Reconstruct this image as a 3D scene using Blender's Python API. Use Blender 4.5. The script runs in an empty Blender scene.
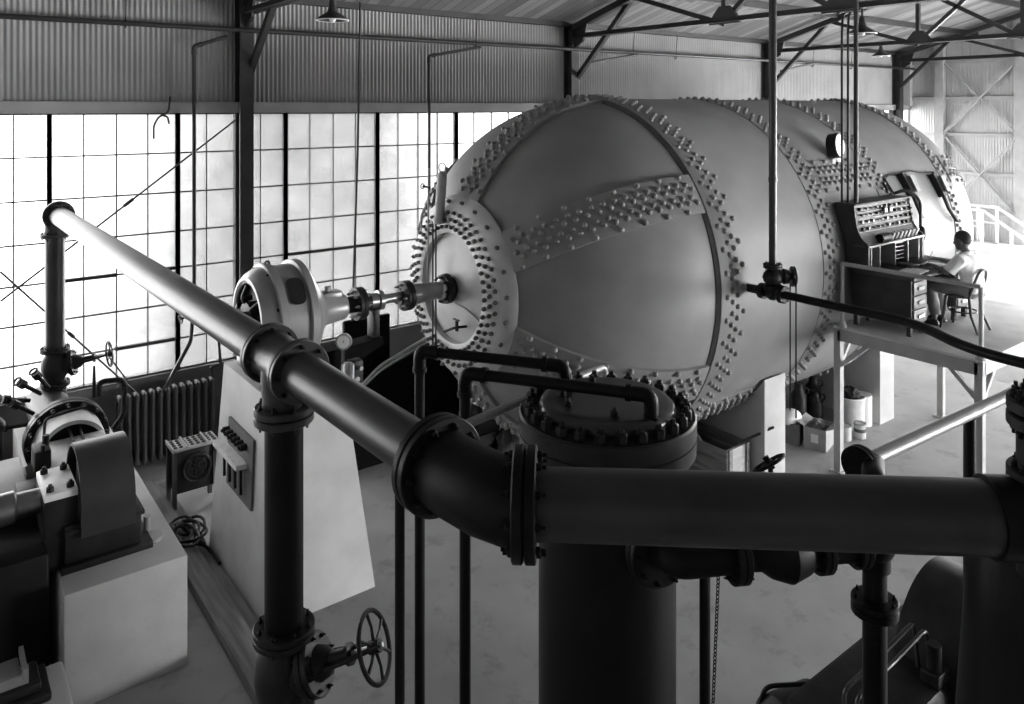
import bpy, bmesh, math, random
from math import sin, cos, pi, radians, sqrt, hypot
from mathutils import Vector, Matrix, Quaternion
random.seed(7)
SC = bpy.context.scene
COL = SC.collection
V = Vector
Z = V((0, 0, 1))

# ------------------------------------------------------------------ materials
def mat(name, g, rough=.5, metal=0., var=.15, scale=5., bump=0., bscale=40., detail=4., stretch=(1, 1, 1), spec=.5):
    m = bpy.data.materials.new(name); m.use_nodes = True
    nt = m.node_tree; N = nt.nodes; L = nt.links
    b = N['Principled BSDF']
    tc = N.new('ShaderNodeTexCoord'); mp = N.new('ShaderNodeMapping'); mp.inputs['Scale'].default_value = stretch
    L.new(tc.outputs['Object'], mp.inputs['Vector'])
    no = N.new('ShaderNodeTexNoise'); no.inputs['Scale'].default_value = scale; no.inputs['Detail'].default_value = detail
    L.new(mp.outputs[0], no.inputs['Vector'])
    r = N.new('ShaderNodeValToRGB'); r.color_ramp.elements[0].position = .3; r.color_ramp.elements[1].position = .7
    lo, hi = g * (1 - var), min(1, g * (1 + var))
    r.color_ramp.elements[0].color = (lo, lo, lo, 1); r.color_ramp.elements[1].color = (hi, hi, hi, 1)
    L.new(no.outputs['Fac'], r.inputs[0]); L.new(r.outputs[0], b.inputs['Base Color'])
    b.inputs['Specular IOR Level'].default_value = spec; b.inputs['Roughness'].default_value = rough; b.inputs['Metallic'].default_value = metal
    if bump:
        n2 = N.new('ShaderNodeTexNoise'); n2.inputs['Scale'].default_value = bscale; n2.inputs['Detail'].default_value = 5
        L.new(tc.outputs['Object'], n2.inputs['Vector'])
        bp = N.new('ShaderNodeBump'); bp.inputs['Strength'].default_value = bump; bp.inputs['Distance'].default_value = .01
        L.new(n2.outputs['Fac'], bp.inputs['Height']); L.new(bp.outputs[0], b.inputs['Normal'])
    return m

M = {}
M['shell'] = mat('shell_paint', .215, .46, 0, .10, 2.2, .05, 60, spec=.3)
M['ring'] = mat('ring_lit_paint', .42, .45, 0, .08, 5)  # paler than the shell: window light put into end ring and cover colour
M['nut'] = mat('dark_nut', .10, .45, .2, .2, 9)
M['rivet'] = mat('rivet_paint', .21, .38, 0, .1, 9)
M['iron'] = mat('black_iron', .007, .45, 0., .3, 6, .08, 50, spec=.16)
M['castiron'] = mat('cast_iron', .016, .45, 0, .3, 8, .15, 60, spec=.22)
M['pipe'] = mat('pipe_paint', .035, .36, 0, .25, 4, .06, 70, spec=.4)
M['steel'] = mat('bright_steel', .55, .28, .9, .1, 10)
M['motor'] = mat('motor_paint', .27, .34, .2, .12, 4)
M['struct'] = mat('structural_steel', .03, .55, 0, .3, 3)
M['structlight'] = mat('painted_frame_steel', .42, .5, 0, .12, 4)
M['beam'] = mat('lintel_paint', .40, .6, 0, .2, 1.5)
M['apron'] = mat('apron_wall', .10, .7, 0, .2, 2)
M['concrete'] = mat('pale_concrete', .50, .85, 0, .10, 3, .15, 30)
M['wood'] = mat('grey_wood', .17, .7, 0, .35, 3, .1, 30, 5, (6, .6, 6))
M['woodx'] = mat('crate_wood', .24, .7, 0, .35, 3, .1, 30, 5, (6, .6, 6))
M['woodlit'] = mat('lit_crate_wood', .5, .7, 0, .15, 3, 0, 30, 5, (2, 2, 8))  # lightened crate wood: side light painted into the near end board
M['deskwood'] = mat('desk_wood', .04, .5, 0, .25, 5, spec=.3)
M['deskfront'] = mat('desk_drawer_wood', .14, .5, 0, .2, 5)
M['paper'] = mat('white_paper', .75, .8, 0, .05, 10)
M['white'] = mat('white_enamel', .8, .35, 0, .03, 10)
M['card'] = mat('cardboard', .34, .85, 0, .12, 6)
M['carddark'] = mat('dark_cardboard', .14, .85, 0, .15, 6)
M['canvas'] = mat('canvas', .10, .9, 0, .6, 7)
M['boardface'] = mat('board_face', .045, .5, 0, .2, 6)
M['cable'] = mat('cable_rubber', .012, .6, 0, .2, 12, spec=.25)
M['rail'] = mat('white_rail_paint', .75, .5, 0, .05, 8)
M['cablelight'] = mat('pale_cable', .4, .6, 0, .2, 12)
M['skin'] = mat('skin', .17, .55, 0, .05, 10)
M['shirt'] = mat('shirt_cloth', .9, .85, 0, .08, 8)
M['trousers'] = mat('trouser_cloth', .26, .85, 0, .12, 10)
M['hair'] = mat('hair', .03, .6, 0, .3, 20)
M['shoe'] = mat('shoe_leather', .03, .4, 0, .2, 10)
M['chairwood'] = mat('chair_wood', .05, .4, 0, .25, 8)
M['black'] = mat('black_sheet', .006, .7, 0, .3, 8, spec=.03)
M['shaftsteel'] = mat('dull_steel', .3, .3, .9, .2, 8)
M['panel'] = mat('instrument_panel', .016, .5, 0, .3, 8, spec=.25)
M['label'] = mat('pale_strip', .6, .6, 0, .1, 12)
M['dial'] = mat('dial_face', .85, .4, 0, .03, 10)
M['deck'] = mat('platform_deck', .70, .8, 0, .12, 3)
M['radiator'] = mat('radiator_paint', .035, .4, .1, .25, 6)
M['hood'] = mat('hood_paint', .05, .28, .3, .15, 5)
M['casing'] = mat('pale_casing', .5, .42, .1, .1, 5)
M['galv'] = mat('galvanised', .30, .45, .3, .1, 8)

def corrugated_mat(name, g):
    m = mat(name, g, .5, .1, .12, 1.2, 0)
    return m
M['corr'] = corrugated_mat('corrugated_sheet', .36)
M['corrlight'] = corrugated_mat('corrugated_sheet_light', .5)

def floor_mat():
    m = mat('concrete_floor', .335, .75, 0, .12, 1.2, .08, 25)
    nt = m.node_tree; N = nt.nodes; L = nt.links
    b = N['Principled BSDF']; base = b.inputs['Base Color'].links[0].from_socket
    tc = N.new('ShaderNodeTexCoord')
    no = N.new('ShaderNodeTexNoise'); no.inputs['Scale'].default_value = 3.2; no.inputs['Detail'].default_value = 8; no.inputs['Roughness'].default_value = .7
    L.new(tc.outputs['Object'], no.inputs['Vector'])
    r = N.new('ShaderNodeValToRGB'); r.color_ramp.elements[0].position = .28; r.color_ramp.elements[1].position = .46
    r.color_ramp.elements[0].color = (.55, .55, .55, 1); r.color_ramp.elements[1].color = (1, 1, 1, 1)
    L.new(no.outputs['Fac'], r.inputs[0])
    mx = N.new('ShaderNodeMix'); mx.data_type = 'RGBA'; mx.blend_type = 'MULTIPLY'; mx.inputs['Factor'].default_value = .8
    L.new(base, mx.inputs['A']); L.new(r.outputs[0], mx.inputs['B']); L.new(mx.outputs['Result'], b.inputs['Base Color'])
    return m
M['floor'] = floor_mat()

def plank_mat():
    m = bpy.data.materials.new('roof_planks'); m.use_nodes = True
    nt = m.node_tree; N = nt.nodes; L = nt.links; b = N['Principled BSDF']
    tc = N.new('ShaderNodeTexCoord'); mp = N.new('ShaderNodeMapping'); mp.inputs['Rotation'].default_value = (0, 0, pi / 2)
    L.new(tc.outputs['Object'], mp.inputs['Vector'])
    br = N.new('ShaderNodeTexBrick'); br.inputs['Scale'].default_value = 1
    br.inputs['Brick Width'].default_value = 4.; br.inputs['Row Height'].default_value = .2; br.inputs['Mortar Size'].default_value = .006
    br.inputs['Color1'].default_value = (.12, .12, .12, 1); br.inputs['Color2'].default_value = (.26, .26, .26, 1); br.inputs['Mortar'].default_value = (.03, .03, .03, 1)
    L.new(mp.outputs[0], br.inputs['Vector']); L.new(br.outputs['Color'], b.inputs['Base Color']); b.inputs['Roughness'].default_value = .8
    return m
M['planks'] = plank_mat()

def glass_mat():
    m = bpy.data.materials.new('dusty_window_glass'); m.use_nodes = True
    nt = m.node_tree; N = nt.nodes; L = nt.links; N.remove(N['Principled BSDF'])
    out = N['Material Output']
    tc = N.new('ShaderNodeTexCoord')
    no = N.new('ShaderNodeTexNoise'); no.inputs['Scale'].default_value = 1.3; no.inputs['Detail'].default_value = 6; no.inputs['Roughness'].default_value = .65
    L.new(tc.outputs['Object'], no.inputs['Vector'])
    r = N.new('ShaderNodeValToRGB'); r.color_ramp.elements[0].position = .3; r.color_ramp.elements[1].position = .7
    r.color_ramp.elements[0].color = (.68, .68, .68, 1); r.color_ramp.elements[1].color = (.86, .86, .86, 1)
    L.new(no.outputs['Fac'], r.inputs[0])
    t = N.new('ShaderNodeBsdfTransparent'); L.new(r.outputs[0], t.inputs['Color'])
    d = N.new('ShaderNodeBsdfTranslucent'); d.inputs['Color'].default_value = (.75, .75, .75, 1)
    g = N.new('ShaderNodeBsdfGlossy'); g.inputs['Roughness'].default_value = .2
    mx = N.new('ShaderNodeMixShader'); mx.inputs[0].default_value = .05
    L.new(t.outputs[0], mx.inputs[1]); L.new(d.outputs[0], mx.inputs[2])
    m2 = N.new('ShaderNodeMixShader'); m2.inputs[0].default_value = .04
    L.new(mx.outputs[0], m2.inputs[1]); L.new(g.outputs[0], m2.inputs[2]); L.new(m2.outputs[0], out.inputs['Surface'])
    return m
M['glass'] = glass_mat()

# ------------------------------------------------------------------ mesh builder
def frame(axis):
    a = V(axis).normalized()
    u = a.cross(Z) if abs(a.z) < .95 else a.cross(V((1, 0, 0)))
    u.normalize(); w = a.cross(u)
    return a, u, w

class MB:
    def __init__(s): s.v = []; s.f = []
    def add(s, vs, fs):
        o = len(s.v); s.v += [V(p) for p in vs]; s.f += [tuple(i + o for i in f) for f in fs]; return s
    def box(s, c, size, rz=0, rx=0, ry=0, bev=0):
        bm = bmesh.new(); bmesh.ops.create_cube(bm, size=1)
        bmesh.ops.scale(bm, vec=size, verts=bm.verts)
        if bev: bmesh.ops.bevel(bm, geom=bm.edges[:], offset=bev, segments=2, profile=.5, affect='EDGES')
        R = Matrix.Translation(c) @ Matrix.Rotation(rz, 4, 'Z') @ Matrix.Rotation(ry, 4, 'Y') @ Matrix.Rotation(rx, 4, 'X')
        bm.verts.index_update()
        s.add([R @ v.co for v in bm.verts], [[v.index for v in f.verts] for f in bm.faces]); bm.free(); return s
    def bx(s, x0, x1, y0, y1, z0, z1, bev=0):
        return s.box(((x0 + x1) / 2, (y0 + y1) / 2, (z0 + z1) / 2), (abs(x1 - x0), abs(y1 - y0), abs(z1 - z0)), bev=bev)
    def bar(s, p0, p1, w, h, up=Z):
        p0, p1 = V(p0), V(p1); a = (p1 - p0).normalized()
        u = a.cross(V(up))
        if u.length < 1e-4: u = a.cross(V((1, 0, 0)))
        u.normalize(); n = u.cross(a)
        vs = [p + u * (sx * w / 2) + n * (sy * h / 2) for p in (p0, p1) for sx, sy in ((-1, -1), (1, -1), (1, 1), (-1, 1))]
        return s.add(vs, [(3, 2, 1, 0), (4, 5, 6, 7), (0, 1, 5, 4), (1, 2, 6, 5), (2, 3, 7, 6), (3, 0, 4, 7)])
    def angle(s, p0, p1, w, t, up=Z):   # steel angle: two thin legs
        p0, p1 = V(p0), V(p1); a = (p1 - p0).normalized(); u = a.cross(V(up))
        if u.length < 1e-4: u = a.cross(V((1, 0, 0)))
        u.normalize(); n = u.cross(a)
        s.bar(p0 + n * (w / 2), p1 + n * (w / 2), t, w, up)
        s.bar(p0 + u * (w / 2), p1 + u * (w / 2), w, t, up); return s
    def lathe(s, o, axis, prof, n=32, a0=0, a1=2 * pi):
        o = V(o); a, u, w = frame(axis); full = abs(a1 - a0 - 2 * pi) < 1e-6
        k = n if full else n + 1; vs = []; fs = []
        for d, r in prof:
            for i in range(k):
                t = a0 + (a1 - a0) * i / n
                vs.append(o + a * d + (u * cos(t) + w * sin(t)) * r)
        for j in range(len(prof) - 1):
            for i in range(n):
                i2 = (i + 1) % k if full else i + 1
                fs.append((j * k + i, j * k + i2, (j + 1) * k + i2, (j + 1) * k + i))
        if full:
            if prof[0][1] > 1e-5: fs.append(tuple(reversed(range(k))))
            if prof[-1][1] > 1e-5: fs.append(tuple((len(prof) - 1) * k + i for i in range(k)))
        return s.add(vs, fs)
    def cyl(s, p0, p1, r0, r1=None, n=20):
        p0, p1 = V(p0), V(p1); L = (p1 - p0).length
        return s.lathe(p0, p1 - p0, [(0, r0), (L, r0 if r1 is None else r1)], n)
    def ringplate(s, c, axis, ri, ro, th, n=36):
        return s.tubeprof(c, axis, [(0, ri), (0, ro), (th, ro), (th, ri), (0, ri)], n)
    def tubeprof(s, c, axis, prof, n=36):   # closed profile, no caps
        o = V(c); a, u, w = frame(axis); vs = []; fs = []; p = prof[:-1]; m = len(p)
        for d, r in p:
            for i in range(n):
                t = 2 * pi * i / n; vs.append(o + a * d + (u * cos(t) + w * sin(t)) * r)
        for j in range(m):
            for i in range(n):
                fs.append((j * n + i, j * n + (i + 1) % n, ((j + 1) % m) * n + (i + 1) % n, ((j + 1) % m) * n + i))
        return s.add(vs, fs)
    def tube(s, pts, r, n=12, fil=0, seg=6, closed=False):
        P = [V(p) for p in pts]
        if fil and len(P) > 2:
            Q = [P[0]]
            for i in range(1, len(P) - 1):
                a, b, c = P[i - 1], P[i], P[i + 1]; d1 = (a - b); d2 = (c - b)
                k = min(fil, d1.length * .48, d2.length * .48)
                s1 = b + d1.normalized() * k; s2 = b + d2.normalized() * k
                for j in range(seg + 1):
                    t = j / seg; Q.append(s1 * (1 - t) ** 2 + b * 2 * t * (1 - t) + s2 * t * t)
            Q.append(P[-1]); P = Q
        m = len(P); rr = r if isinstance(r, (list, tuple)) else [r] * m
        T = []
        for i in range(m):
            if closed: T.append((P[(i + 1) % m] - P[i - 1]).normalized())
            else: T.append(((P[min(i + 1, m - 1)] - P[max(i - 1, 0)])).normalized())
        a, u, w = frame(T[0]); vs = []
        for i in range(m):
            if i: u = T[i - 1].rotation_difference(T[i]) @ u
            w = T[i].cross(u)
            for k in range(n):
                t = 2 * pi * k / n; vs.append(P[i] + (u * cos(t) + w * sin(t)) * rr[i])
        fs = []
        for i in range(m if closed else m - 1):
            i2 = (i + 1) % m
            for k in range(n): fs.append((i * n + k, i * n + (k + 1) % n, i2 * n + (k + 1) % n, i2 * n + k))
        if not closed: fs += [tuple(reversed(range(n))), tuple((m - 1) * n + k for k in range(n))]
        return s.add(vs, fs)
    def sph(s, c, r, n=16, m=10, sc=(1, 1, 1), rot=None):
        c = V(c); vs = []; fs = []
        for j in range(m + 1):
            th = pi * j / m
            for i in range(n):
                t = 2 * pi * i / n; p = V((sin(th) * cos(t) * sc[0], sin(th) * sin(t) * sc[1], cos(th) * sc[2])) * r
                if rot: p = rot @ p
                vs.append(c + p)
        for j in range(m):
            for i in range(n):
                a, b, c2, d = j * n + i, j * n + (i + 1) % n, (j + 1) * n + (i + 1) % n, (j + 1) * n + i
                if j == 0: fs.append((a, c2, d))
                elif j == m - 1: fs.append((a, b, d))
                else: fs.append((a, b, c2, d))
        return s.add(vs, fs)
    def torus(s, c, axis, R, r, n=32, m=8):
        a, u, w = frame(axis)
        return s.tube([V(c) + (u * cos(2 * pi * i / n) + w * sin(2 * pi * i / n)) * R for i in range(n)], r, m, closed=True)
    def prism(s, poly, vec):
        n = len(poly); vec = V(vec); P = [V(p) for p in poly]
        return s.add(P + [p + vec for p in P], [tuple(reversed(range(n))), tuple(range(n, 2 * n))] + [(i, (i + 1) % n, n + (i + 1) % n, n + i) for i in range(n)])
    def mesh(s, name, shift=(0, 0, 0), smooth=35):
        me = bpy.data.meshes.new(name); sh = V(shift)
        me.from_pydata([p - sh for p in s.v], [], s.f)
        bm = bmesh.new(); bm.from_mesh(me); bmesh.ops.remove_doubles(bm, verts=bm.verts, dist=1e-5)
        bmesh.ops.recalc_face_normals(bm, faces=bm.faces); bm.to_mesh(me); bm.free()
        if smooth:
            me.shade_smooth(); me.set_sharp_from_angle(angle=radians(smooth))
        return me

ROOT = {}
def root_loc(o):
    while o.parent: o = o.parent
    return ROOT.get(o.name, V((0, 0, 0)))
def thing(name, label, cat, loc, group=None):
    o = bpy.data.objects.new(name, None); o.empty_display_size = .2; COL.objects.link(o); o.location = loc
    o['label'] = label; o['category'] = cat
    if group: o['group'] = group
    ROOT[o.name] = V(loc); return o
def part(name, mb, m, parent, label=None, smooth=35, stuff=False):
    o = bpy.data.objects.new(name, mb.mesh(name, root_loc(parent), smooth)); COL.objects.link(o); o.parent = parent
    o.data.materials.append(M[m] if isinstance(m, str) else m)
    if label: o['label'] = label
    if stuff: o['kind'] = 'stuff'
    return o
def solo(name, mb, m, label=None, cat=None, group=None, kind=None, smooth=35):
    xs = [p.x for p in mb.v]; ys = [p.y for p in mb.v]; zs = [p.z for p in mb.v]
    loc = V(((min(xs) + max(xs)) / 2, (min(ys) + max(ys)) / 2, min(zs)))
    if kind == 'structure': loc = V((0, 0, 0))
    o = bpy.data.objects.new(name, mb.mesh(name, loc, smooth)); COL.objects.link(o); o.location = loc
    o.data.materials.append(M[m] if isinstance(m, str) else m)
    if label: o['label'] = label
    if cat: o['category'] = cat
    if group: o['group'] = group
    if kind: o['kind'] = kind
    ROOT[o.name] = loc; return o
def copies(name, me, m, parent, places):   # places: (world position, axis)
    base = root_loc(parent); first = None
    if not me.materials: me.materials.append(M[m])
    for p, ax in places:
        if first is None:
            o = bpy.data.objects.new(name, me); first = o
        else: o = first.copy()
        COL.objects.link(o); o.parent = parent; o.location = V(p) - base
        o.rotation_mode = 'QUATERNION'; o.rotation_quaternion = Z.rotation_difference(V(ax).normalized())
    return first
def nutmesh(r, h, stud=0, name='bolt'):   # hex nut on +Z with a stud end
    b = MB(); b.lathe((0, 0, 0), Z, [(0, r), (h * .85, r), (h, r * .8)], 6)
    if stud: b.cyl((0, 0, h * .9), (0, 0, h + stud), r * .5, r * .45, 8)
    return b.mesh(name, smooth=25)
def boltmesh(r, th, name='bolt'):   # through-bolt centred at z = 0, nut and stud both ends
    h = th / 2; half = [(h + r * 2.4, r * .5), (h + r * 1.3, r * .5), (h + r * 1.25, r * .8), (h + r * 1.0, r), (h, r), (h - .002, r * .5)]
    b = MB(); b.lathe((0, 0, 0), Z, [(-d, q) for d, q in half] + [(d, q) for d, q in reversed(half)], 6)
    return b.mesh(name, smooth=25)
def flange(T, c, axis, rad, th, nb, m='iron', bm='iron', br=None, hole=0, phase=0):
    """bolted pair of pipe flanges: one part, its bolts sub-parts"""
    c = V(c); a, u, w = frame(axis); b = MB(); g = th * .04; e = th * .06
    for d0, d1 in ((-th / 2, -g), (g, th / 2)):
        b.lathe(c, a, [(d0, rad - e), (d0 + e, rad), (d1 - e, rad), (d1, rad - e)], 40)
    b.lathe(c, a, [(-g, rad * .8), (g, rad * .8)], 40)
    f = part('flange', b, m, T)
    if nb:
        br = br or rad * .075
        me = boltmesh(br, th)
        copies('bolt', me, bm, f, [(c + (u * cos(2 * pi * (i + phase) / nb) + w * sin(2 * pi * (i + phase) / nb)) * rad * .83, a) for i in range(nb)])
    return f
def handwheel(T, c, axis, R, m='iron', nsp=6, rim=.012):
    b = MB(); b.torus(c, axis, R, rim, 36, 8); h = part('handwheel', b, m, T)
    a, u, w = frame(axis); q = MB(); q.cyl(V(c) - a * .03, V(c) + a * .035, R * .2, None, 12); part('hub', q, m, h)
    for i in range(nsp):
        t = 2 * pi * i / nsp + .3; d = u * cos(t) + w * sin(t)
        q = MB(); q.tube([V(c) + d * R * .12, V(c) + d * R * .55 + a * .008, V(c) + d * R * .98], [rim * .8, rim * .65, rim * .8], 6); part('spoke', q, m, h)
    return h
def tag(o, label, cat, group=None):
    o['label'] = label; o['category'] = cat
    if group: o['group'] = group

WALL = 11.6; XE = 24.4; XF = -5.0; YR = -6.5
def roofz(y): return 6.5 + .275 * (WALL - y) if y > 2.5 else 6.5 + .275 * (WALL - 2.5) - .275 * (2.5 - y)

# ================================================================== THE SETTING
openings = [(13.0, 17.5), (18.5, 23.5)]
OT = 3.0; ET = 5.0

b = MB(); b.bx(XF, XE, YR, WALL, -.2, 0); solo('floor', b, 'floor', kind='structure')
b = MB()
for y0, y1 in ((WALL + .3, 2.5), (2.5, YR - .3)):
    b.add([(XF - .3, y0, roofz(y0)), (XE + .3, y0, roofz(y0)), (XE + .3, y1, roofz(y1)), (XF - .3, y1, roofz(y1)),
           (XF - .3, y0, roofz(y0) + .12), (XE + .3, y0, roofz(y0) + .12), (XE + .3, y1, roofz(y1) + .12), (XF - .3, y1, roofz(y1) + .12)],
          [(0, 1, 2, 3), (4, 5, 6, 7), (0, 1, 5, 4), (1, 2, 6, 5), (2, 3, 7, 6), (3, 0, 4, 7)])
ceiling = solo('ceiling', b, 'planks', kind='structure', smooth=0)
for y in (9.6, 7.8, 5.8, 3.9, 1.1, -1.2, -3.4):
    b = MB(); z = roofz(y) - .07; b.bar((XF, y, z), (XE, y, z), .09, .13); part('purlin', b, 'struct', ceiling)
b = MB(); b.bx(XF, XE, WALL - .16, WALL, 6.5 - .05, 6.66); part('eave_beam', b, 'struct', ceiling)

def corr_sheet(p0, p1, z0f, z1f, nrm, pitch=.068, amp=.013, step=8):
    p0, p1, nrm = V(p0), V(p1), V(nrm); L = (p1 - p0).length; n = int(L / pitch * step); vs = []; fs = []
    for i in range(n + 1):
        p = p0.lerp(p1, i / n) + nrm * (amp * sin(2 * pi * i / step))
        vs += [(p.x, p.y, z0f(p)), (p.x, p.y, z1f(p))]
    for i in range(n): fs.append((2 * i, 2 * i + 2, 2 * i + 3, 2 * i + 1))
    b = MB(); b.add(vs, fs); return b
b = MB(); b.bx(XF, XE, WALL, WALL + .2, 0, 1.05)
wall_left = solo('wall_left', b, 'apron', kind='structure')
b = MB(); b.bx(XF, XE, WALL - .03, WALL + .2, 1.05, 1.12); part('sill', b, 'apron', wall_left)
b = corr_sheet((XF, WALL, 0), (XE, WALL, 0), lambda p: 4.9, lambda p: 6.62, (0, 1, 0)); part('corrugated_siding', b, 'corr', wall_left, smooth=60)
b = MB(); b.bx(XF, XE, WALL - .09, WALL + .2, 4.77, 4.93); part('lintel', b, 'beam', wall_left)

zrows = [1.12, 1.56, 2.065, 2.57, 3.09, 3.645, 4.205, 4.77]
def sash(n, x0, x1, yw, sgn=1, thick_rows=(3,), vent=()):
    """a steel sash of four panes by seven: frame and muntins one mesh, the panes one child"""
    f = MB(); y = yw + .06
    for x in (x0, x1): f.bx(x - .026, x + .026, y - .05, y + .05, 1.12, 4.77)
    for k in range(1, 4):
        x = x0 + (x1 - x0) * k / 4; f.bx(x - .008, x + .008, y - .018, y + .018, 1.12, 4.77)
    for j, z in enumerate(zrows):
        t = .02 if j in thick_rows else .009
        if j in (0, 7): t = .02
        f.bx(x0, x1, y - .02, y + .02, z - t, z + t)
    for (a, c, j) in vent:
        f.bx(x0 + (x1 - x0) * a / 4, x0 + (x1 - x0) * c / 4, y - .035, y + .02, zrows[j] - .022, zrows[j] + .022)
    w = solo('window_%d' % n, f, 'struct', kind='structure')
    g = MB(); g.bx(x0 + .02, x1 - .02, y - .003, y + .003, 1.13, 4.76); part('pane', g, 'glass', w, smooth=0)
    return w
nw = 1
for k in range(-4, 15):
    x0 = 1.37 + 1.58 * k
    if x0 + 1.58 > XE + .1: break
    sash(nw, x0, min(x0 + 1.58, XE), WALL, thick_rows=(), vent=((.45, 2, 3), (3.5, 4, 3), (1.95, 4, 1)) if k == 0 else (((0, 4, 3),) if k >= 2 and k % 2 == 0 else ())); nw += 1

# end wall with posts, girts and cross bracing
b = MB(); b.bx(XE + .02, XE + .2, YR, WALL, 0, 1.0)
wall_back = solo('wall_back', b, 'corrlight', kind='structure')
EO = [(-2.0, 1.4), (1.8, 4.9), (5.3, 8.2)]
b = MB()
ys = [WALL] + [v for o in reversed(EO) for v in (o[1], o[0])] + [YR]
for i in range(0, len(ys), 2):
    q = corr_sheet((XE, ys[i], 0), (XE, ys[i + 1], 0), lambda p: 0, lambda p: roofz(p.y), (1, 0, 0), .075, .006, 6); b.add(q.v, q.f)
for y0, y1 in EO:
    q = corr_sheet((XE, y1, 0), (XE, y0, 0), lambda p: ET, lambda p: roofz(p.y), (1, 0, 0), .075, .006, 6); b.add(q.v, q.f)
part('corrugated_siding', b, 'corrlight', wall_back, smooth=60)
b = MB(); b.bx(XE - .2, XE + .1, WALL - .2, WALL + .1, 4.9, roofz(WALL)); b.bx(XE - .06, XE + .1, WALL - .06, WALL + .1, 0, 4.95); part('corner_post', b, 'corrlight', wall_back)
for y in (10.55, 8.42, 5.1): b = MB(); b.bx(XE - .22, XE - .03, y - .12, y + .12, 0, roofz(y)); part('post', b, 'structlight', wall_back)
for z in (1.85, 2.93, 4.05, 5.12, 6.2): b = MB(); b.bx(XE - .1, XE - .03, 8.3, WALL, z - .05, z + .05); part('girt', b, 'structlight', wall_back)
for z0, z1 in ((1.75, 4.05), (4.05, 6.2)):
    for ya, yb in ((10.47, 8.46),):
        b = MB(); b.bar((XE - .17, ya, z0), (XE - .17, yb, z1), .05, .07, (1, 0, 0)); part('brace', b, 'structlight', wall_back)
        b = MB(); b.bar((XE - .13, ya, z1), (XE - .13, yb, z0), .05, .07, (1, 0, 0)); part('brace', b, 'structlight', wall_back)

# wall behind the camera and the opposite long wall with its window openings and door
b = MB(); b.bx(XF - .2, XF, YR, WALL, 0, 9.2); solo('wall_front', b, 'corrlight', kind='structure')
GL = 0   # the first openings are glazed, the last two are open doorways
b = MB()
xs = [XF] + [v for o in openings for v in o] + [XE]
for i in range(0, len(xs), 2): b.bx(xs[i], xs[i + 1], YR - .2, YR, 0, 9.2)
for i, (a, c) in enumerate(openings):
    if i < GL: b.bx(a, c, YR - .2, YR, 0, 1.05)
    b.bx(a, c, YR - .2, YR, OT, 9.2)
wall_right = solo('wall_right', b, 'corrlight', kind='structure')
for i, (a, c) in enumerate(openings[:GL]):
    f = MB(); n = 11
    for k in range(n + 1):
        x = a + (c - a) * k / n; f.bx(x - .015, x + .015, YR - .12, YR - .06, 1.05, OT)
    for k in range(9): f.bx(a, c, YR - .12, YR - .06, 1.05 + (OT - 1.05) * k / 8 - .012, 1.05 + (OT - 1.05) * k / 8 + .012)
    w = solo('window_%d' % nw, f, 'struct', kind='structure'); nw += 1
    g = MB(); g.bx(a, c, YR - .095, YR - .085, 1.05, OT); part('pane', g, 'glass', w, smooth=0)

for y0, y1 in EO:
    f = MB()
    for k in range(9): y = y0 + (y1 - y0) * k / 8; f.bx(XE + .06, XE + .12, y - .014, y + .014, 1.0, ET)
    for k in range(9): z = 1.0 + (ET - 1.0) * k / 8; f.bx(XE + .06, XE + .12, y0, y1, z - .012, z + .012)
    w = solo('window_%d' % nw, f, 'struct', kind='structure'); nw += 1
    g = MB(); g.bx(XE + .085, XE + .095, y0, y1, 1.0, ET); part('pane', g, 'glass', w, smooth=0)

# steel columns on the window wall
for x, lab in ((3.83, 'dark steel column between the bright window panes, left part of the photo'),
               (10.3, 'dark steel column above the nearest rivet seam of the tank'),
               (16.9, 'dark steel column behind the tall thin vertical pipe'),
               (23.55, 'dark steel column in the far corner beside the end wall')):
    T = thing('steel_column', lab, 'column', (x, WALL - .14, 0), 'columns along the window wall')
    b = MB(); b.bx(x - .012, x + .012, WALL - .25, WALL - .03, 0, 6.5); part('web', b, 'struct', T)
    for y in (WALL - .03, WALL - .25):
        b = MB(); b.bx(x - .1, x + .1, y - .009, y + .009, 0, 6.5); part('column_flange', b, 'struct', T)
    b = MB(); b.bx(x - .15, x + .15, WALL - .31, WALL - .02, 0, .02); part('base_plate', b, 'struct', T)
    b = MB(); b.prism([(x - .02, WALL - .26, 6.5), (x - .02, WALL - .26, 6.02), (x - .02, WALL - .5, 6.15), (x - .02, WALL - .62, 6.5)], (.04, 0, 0)); part('gusset', b, 'struct', T)

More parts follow.
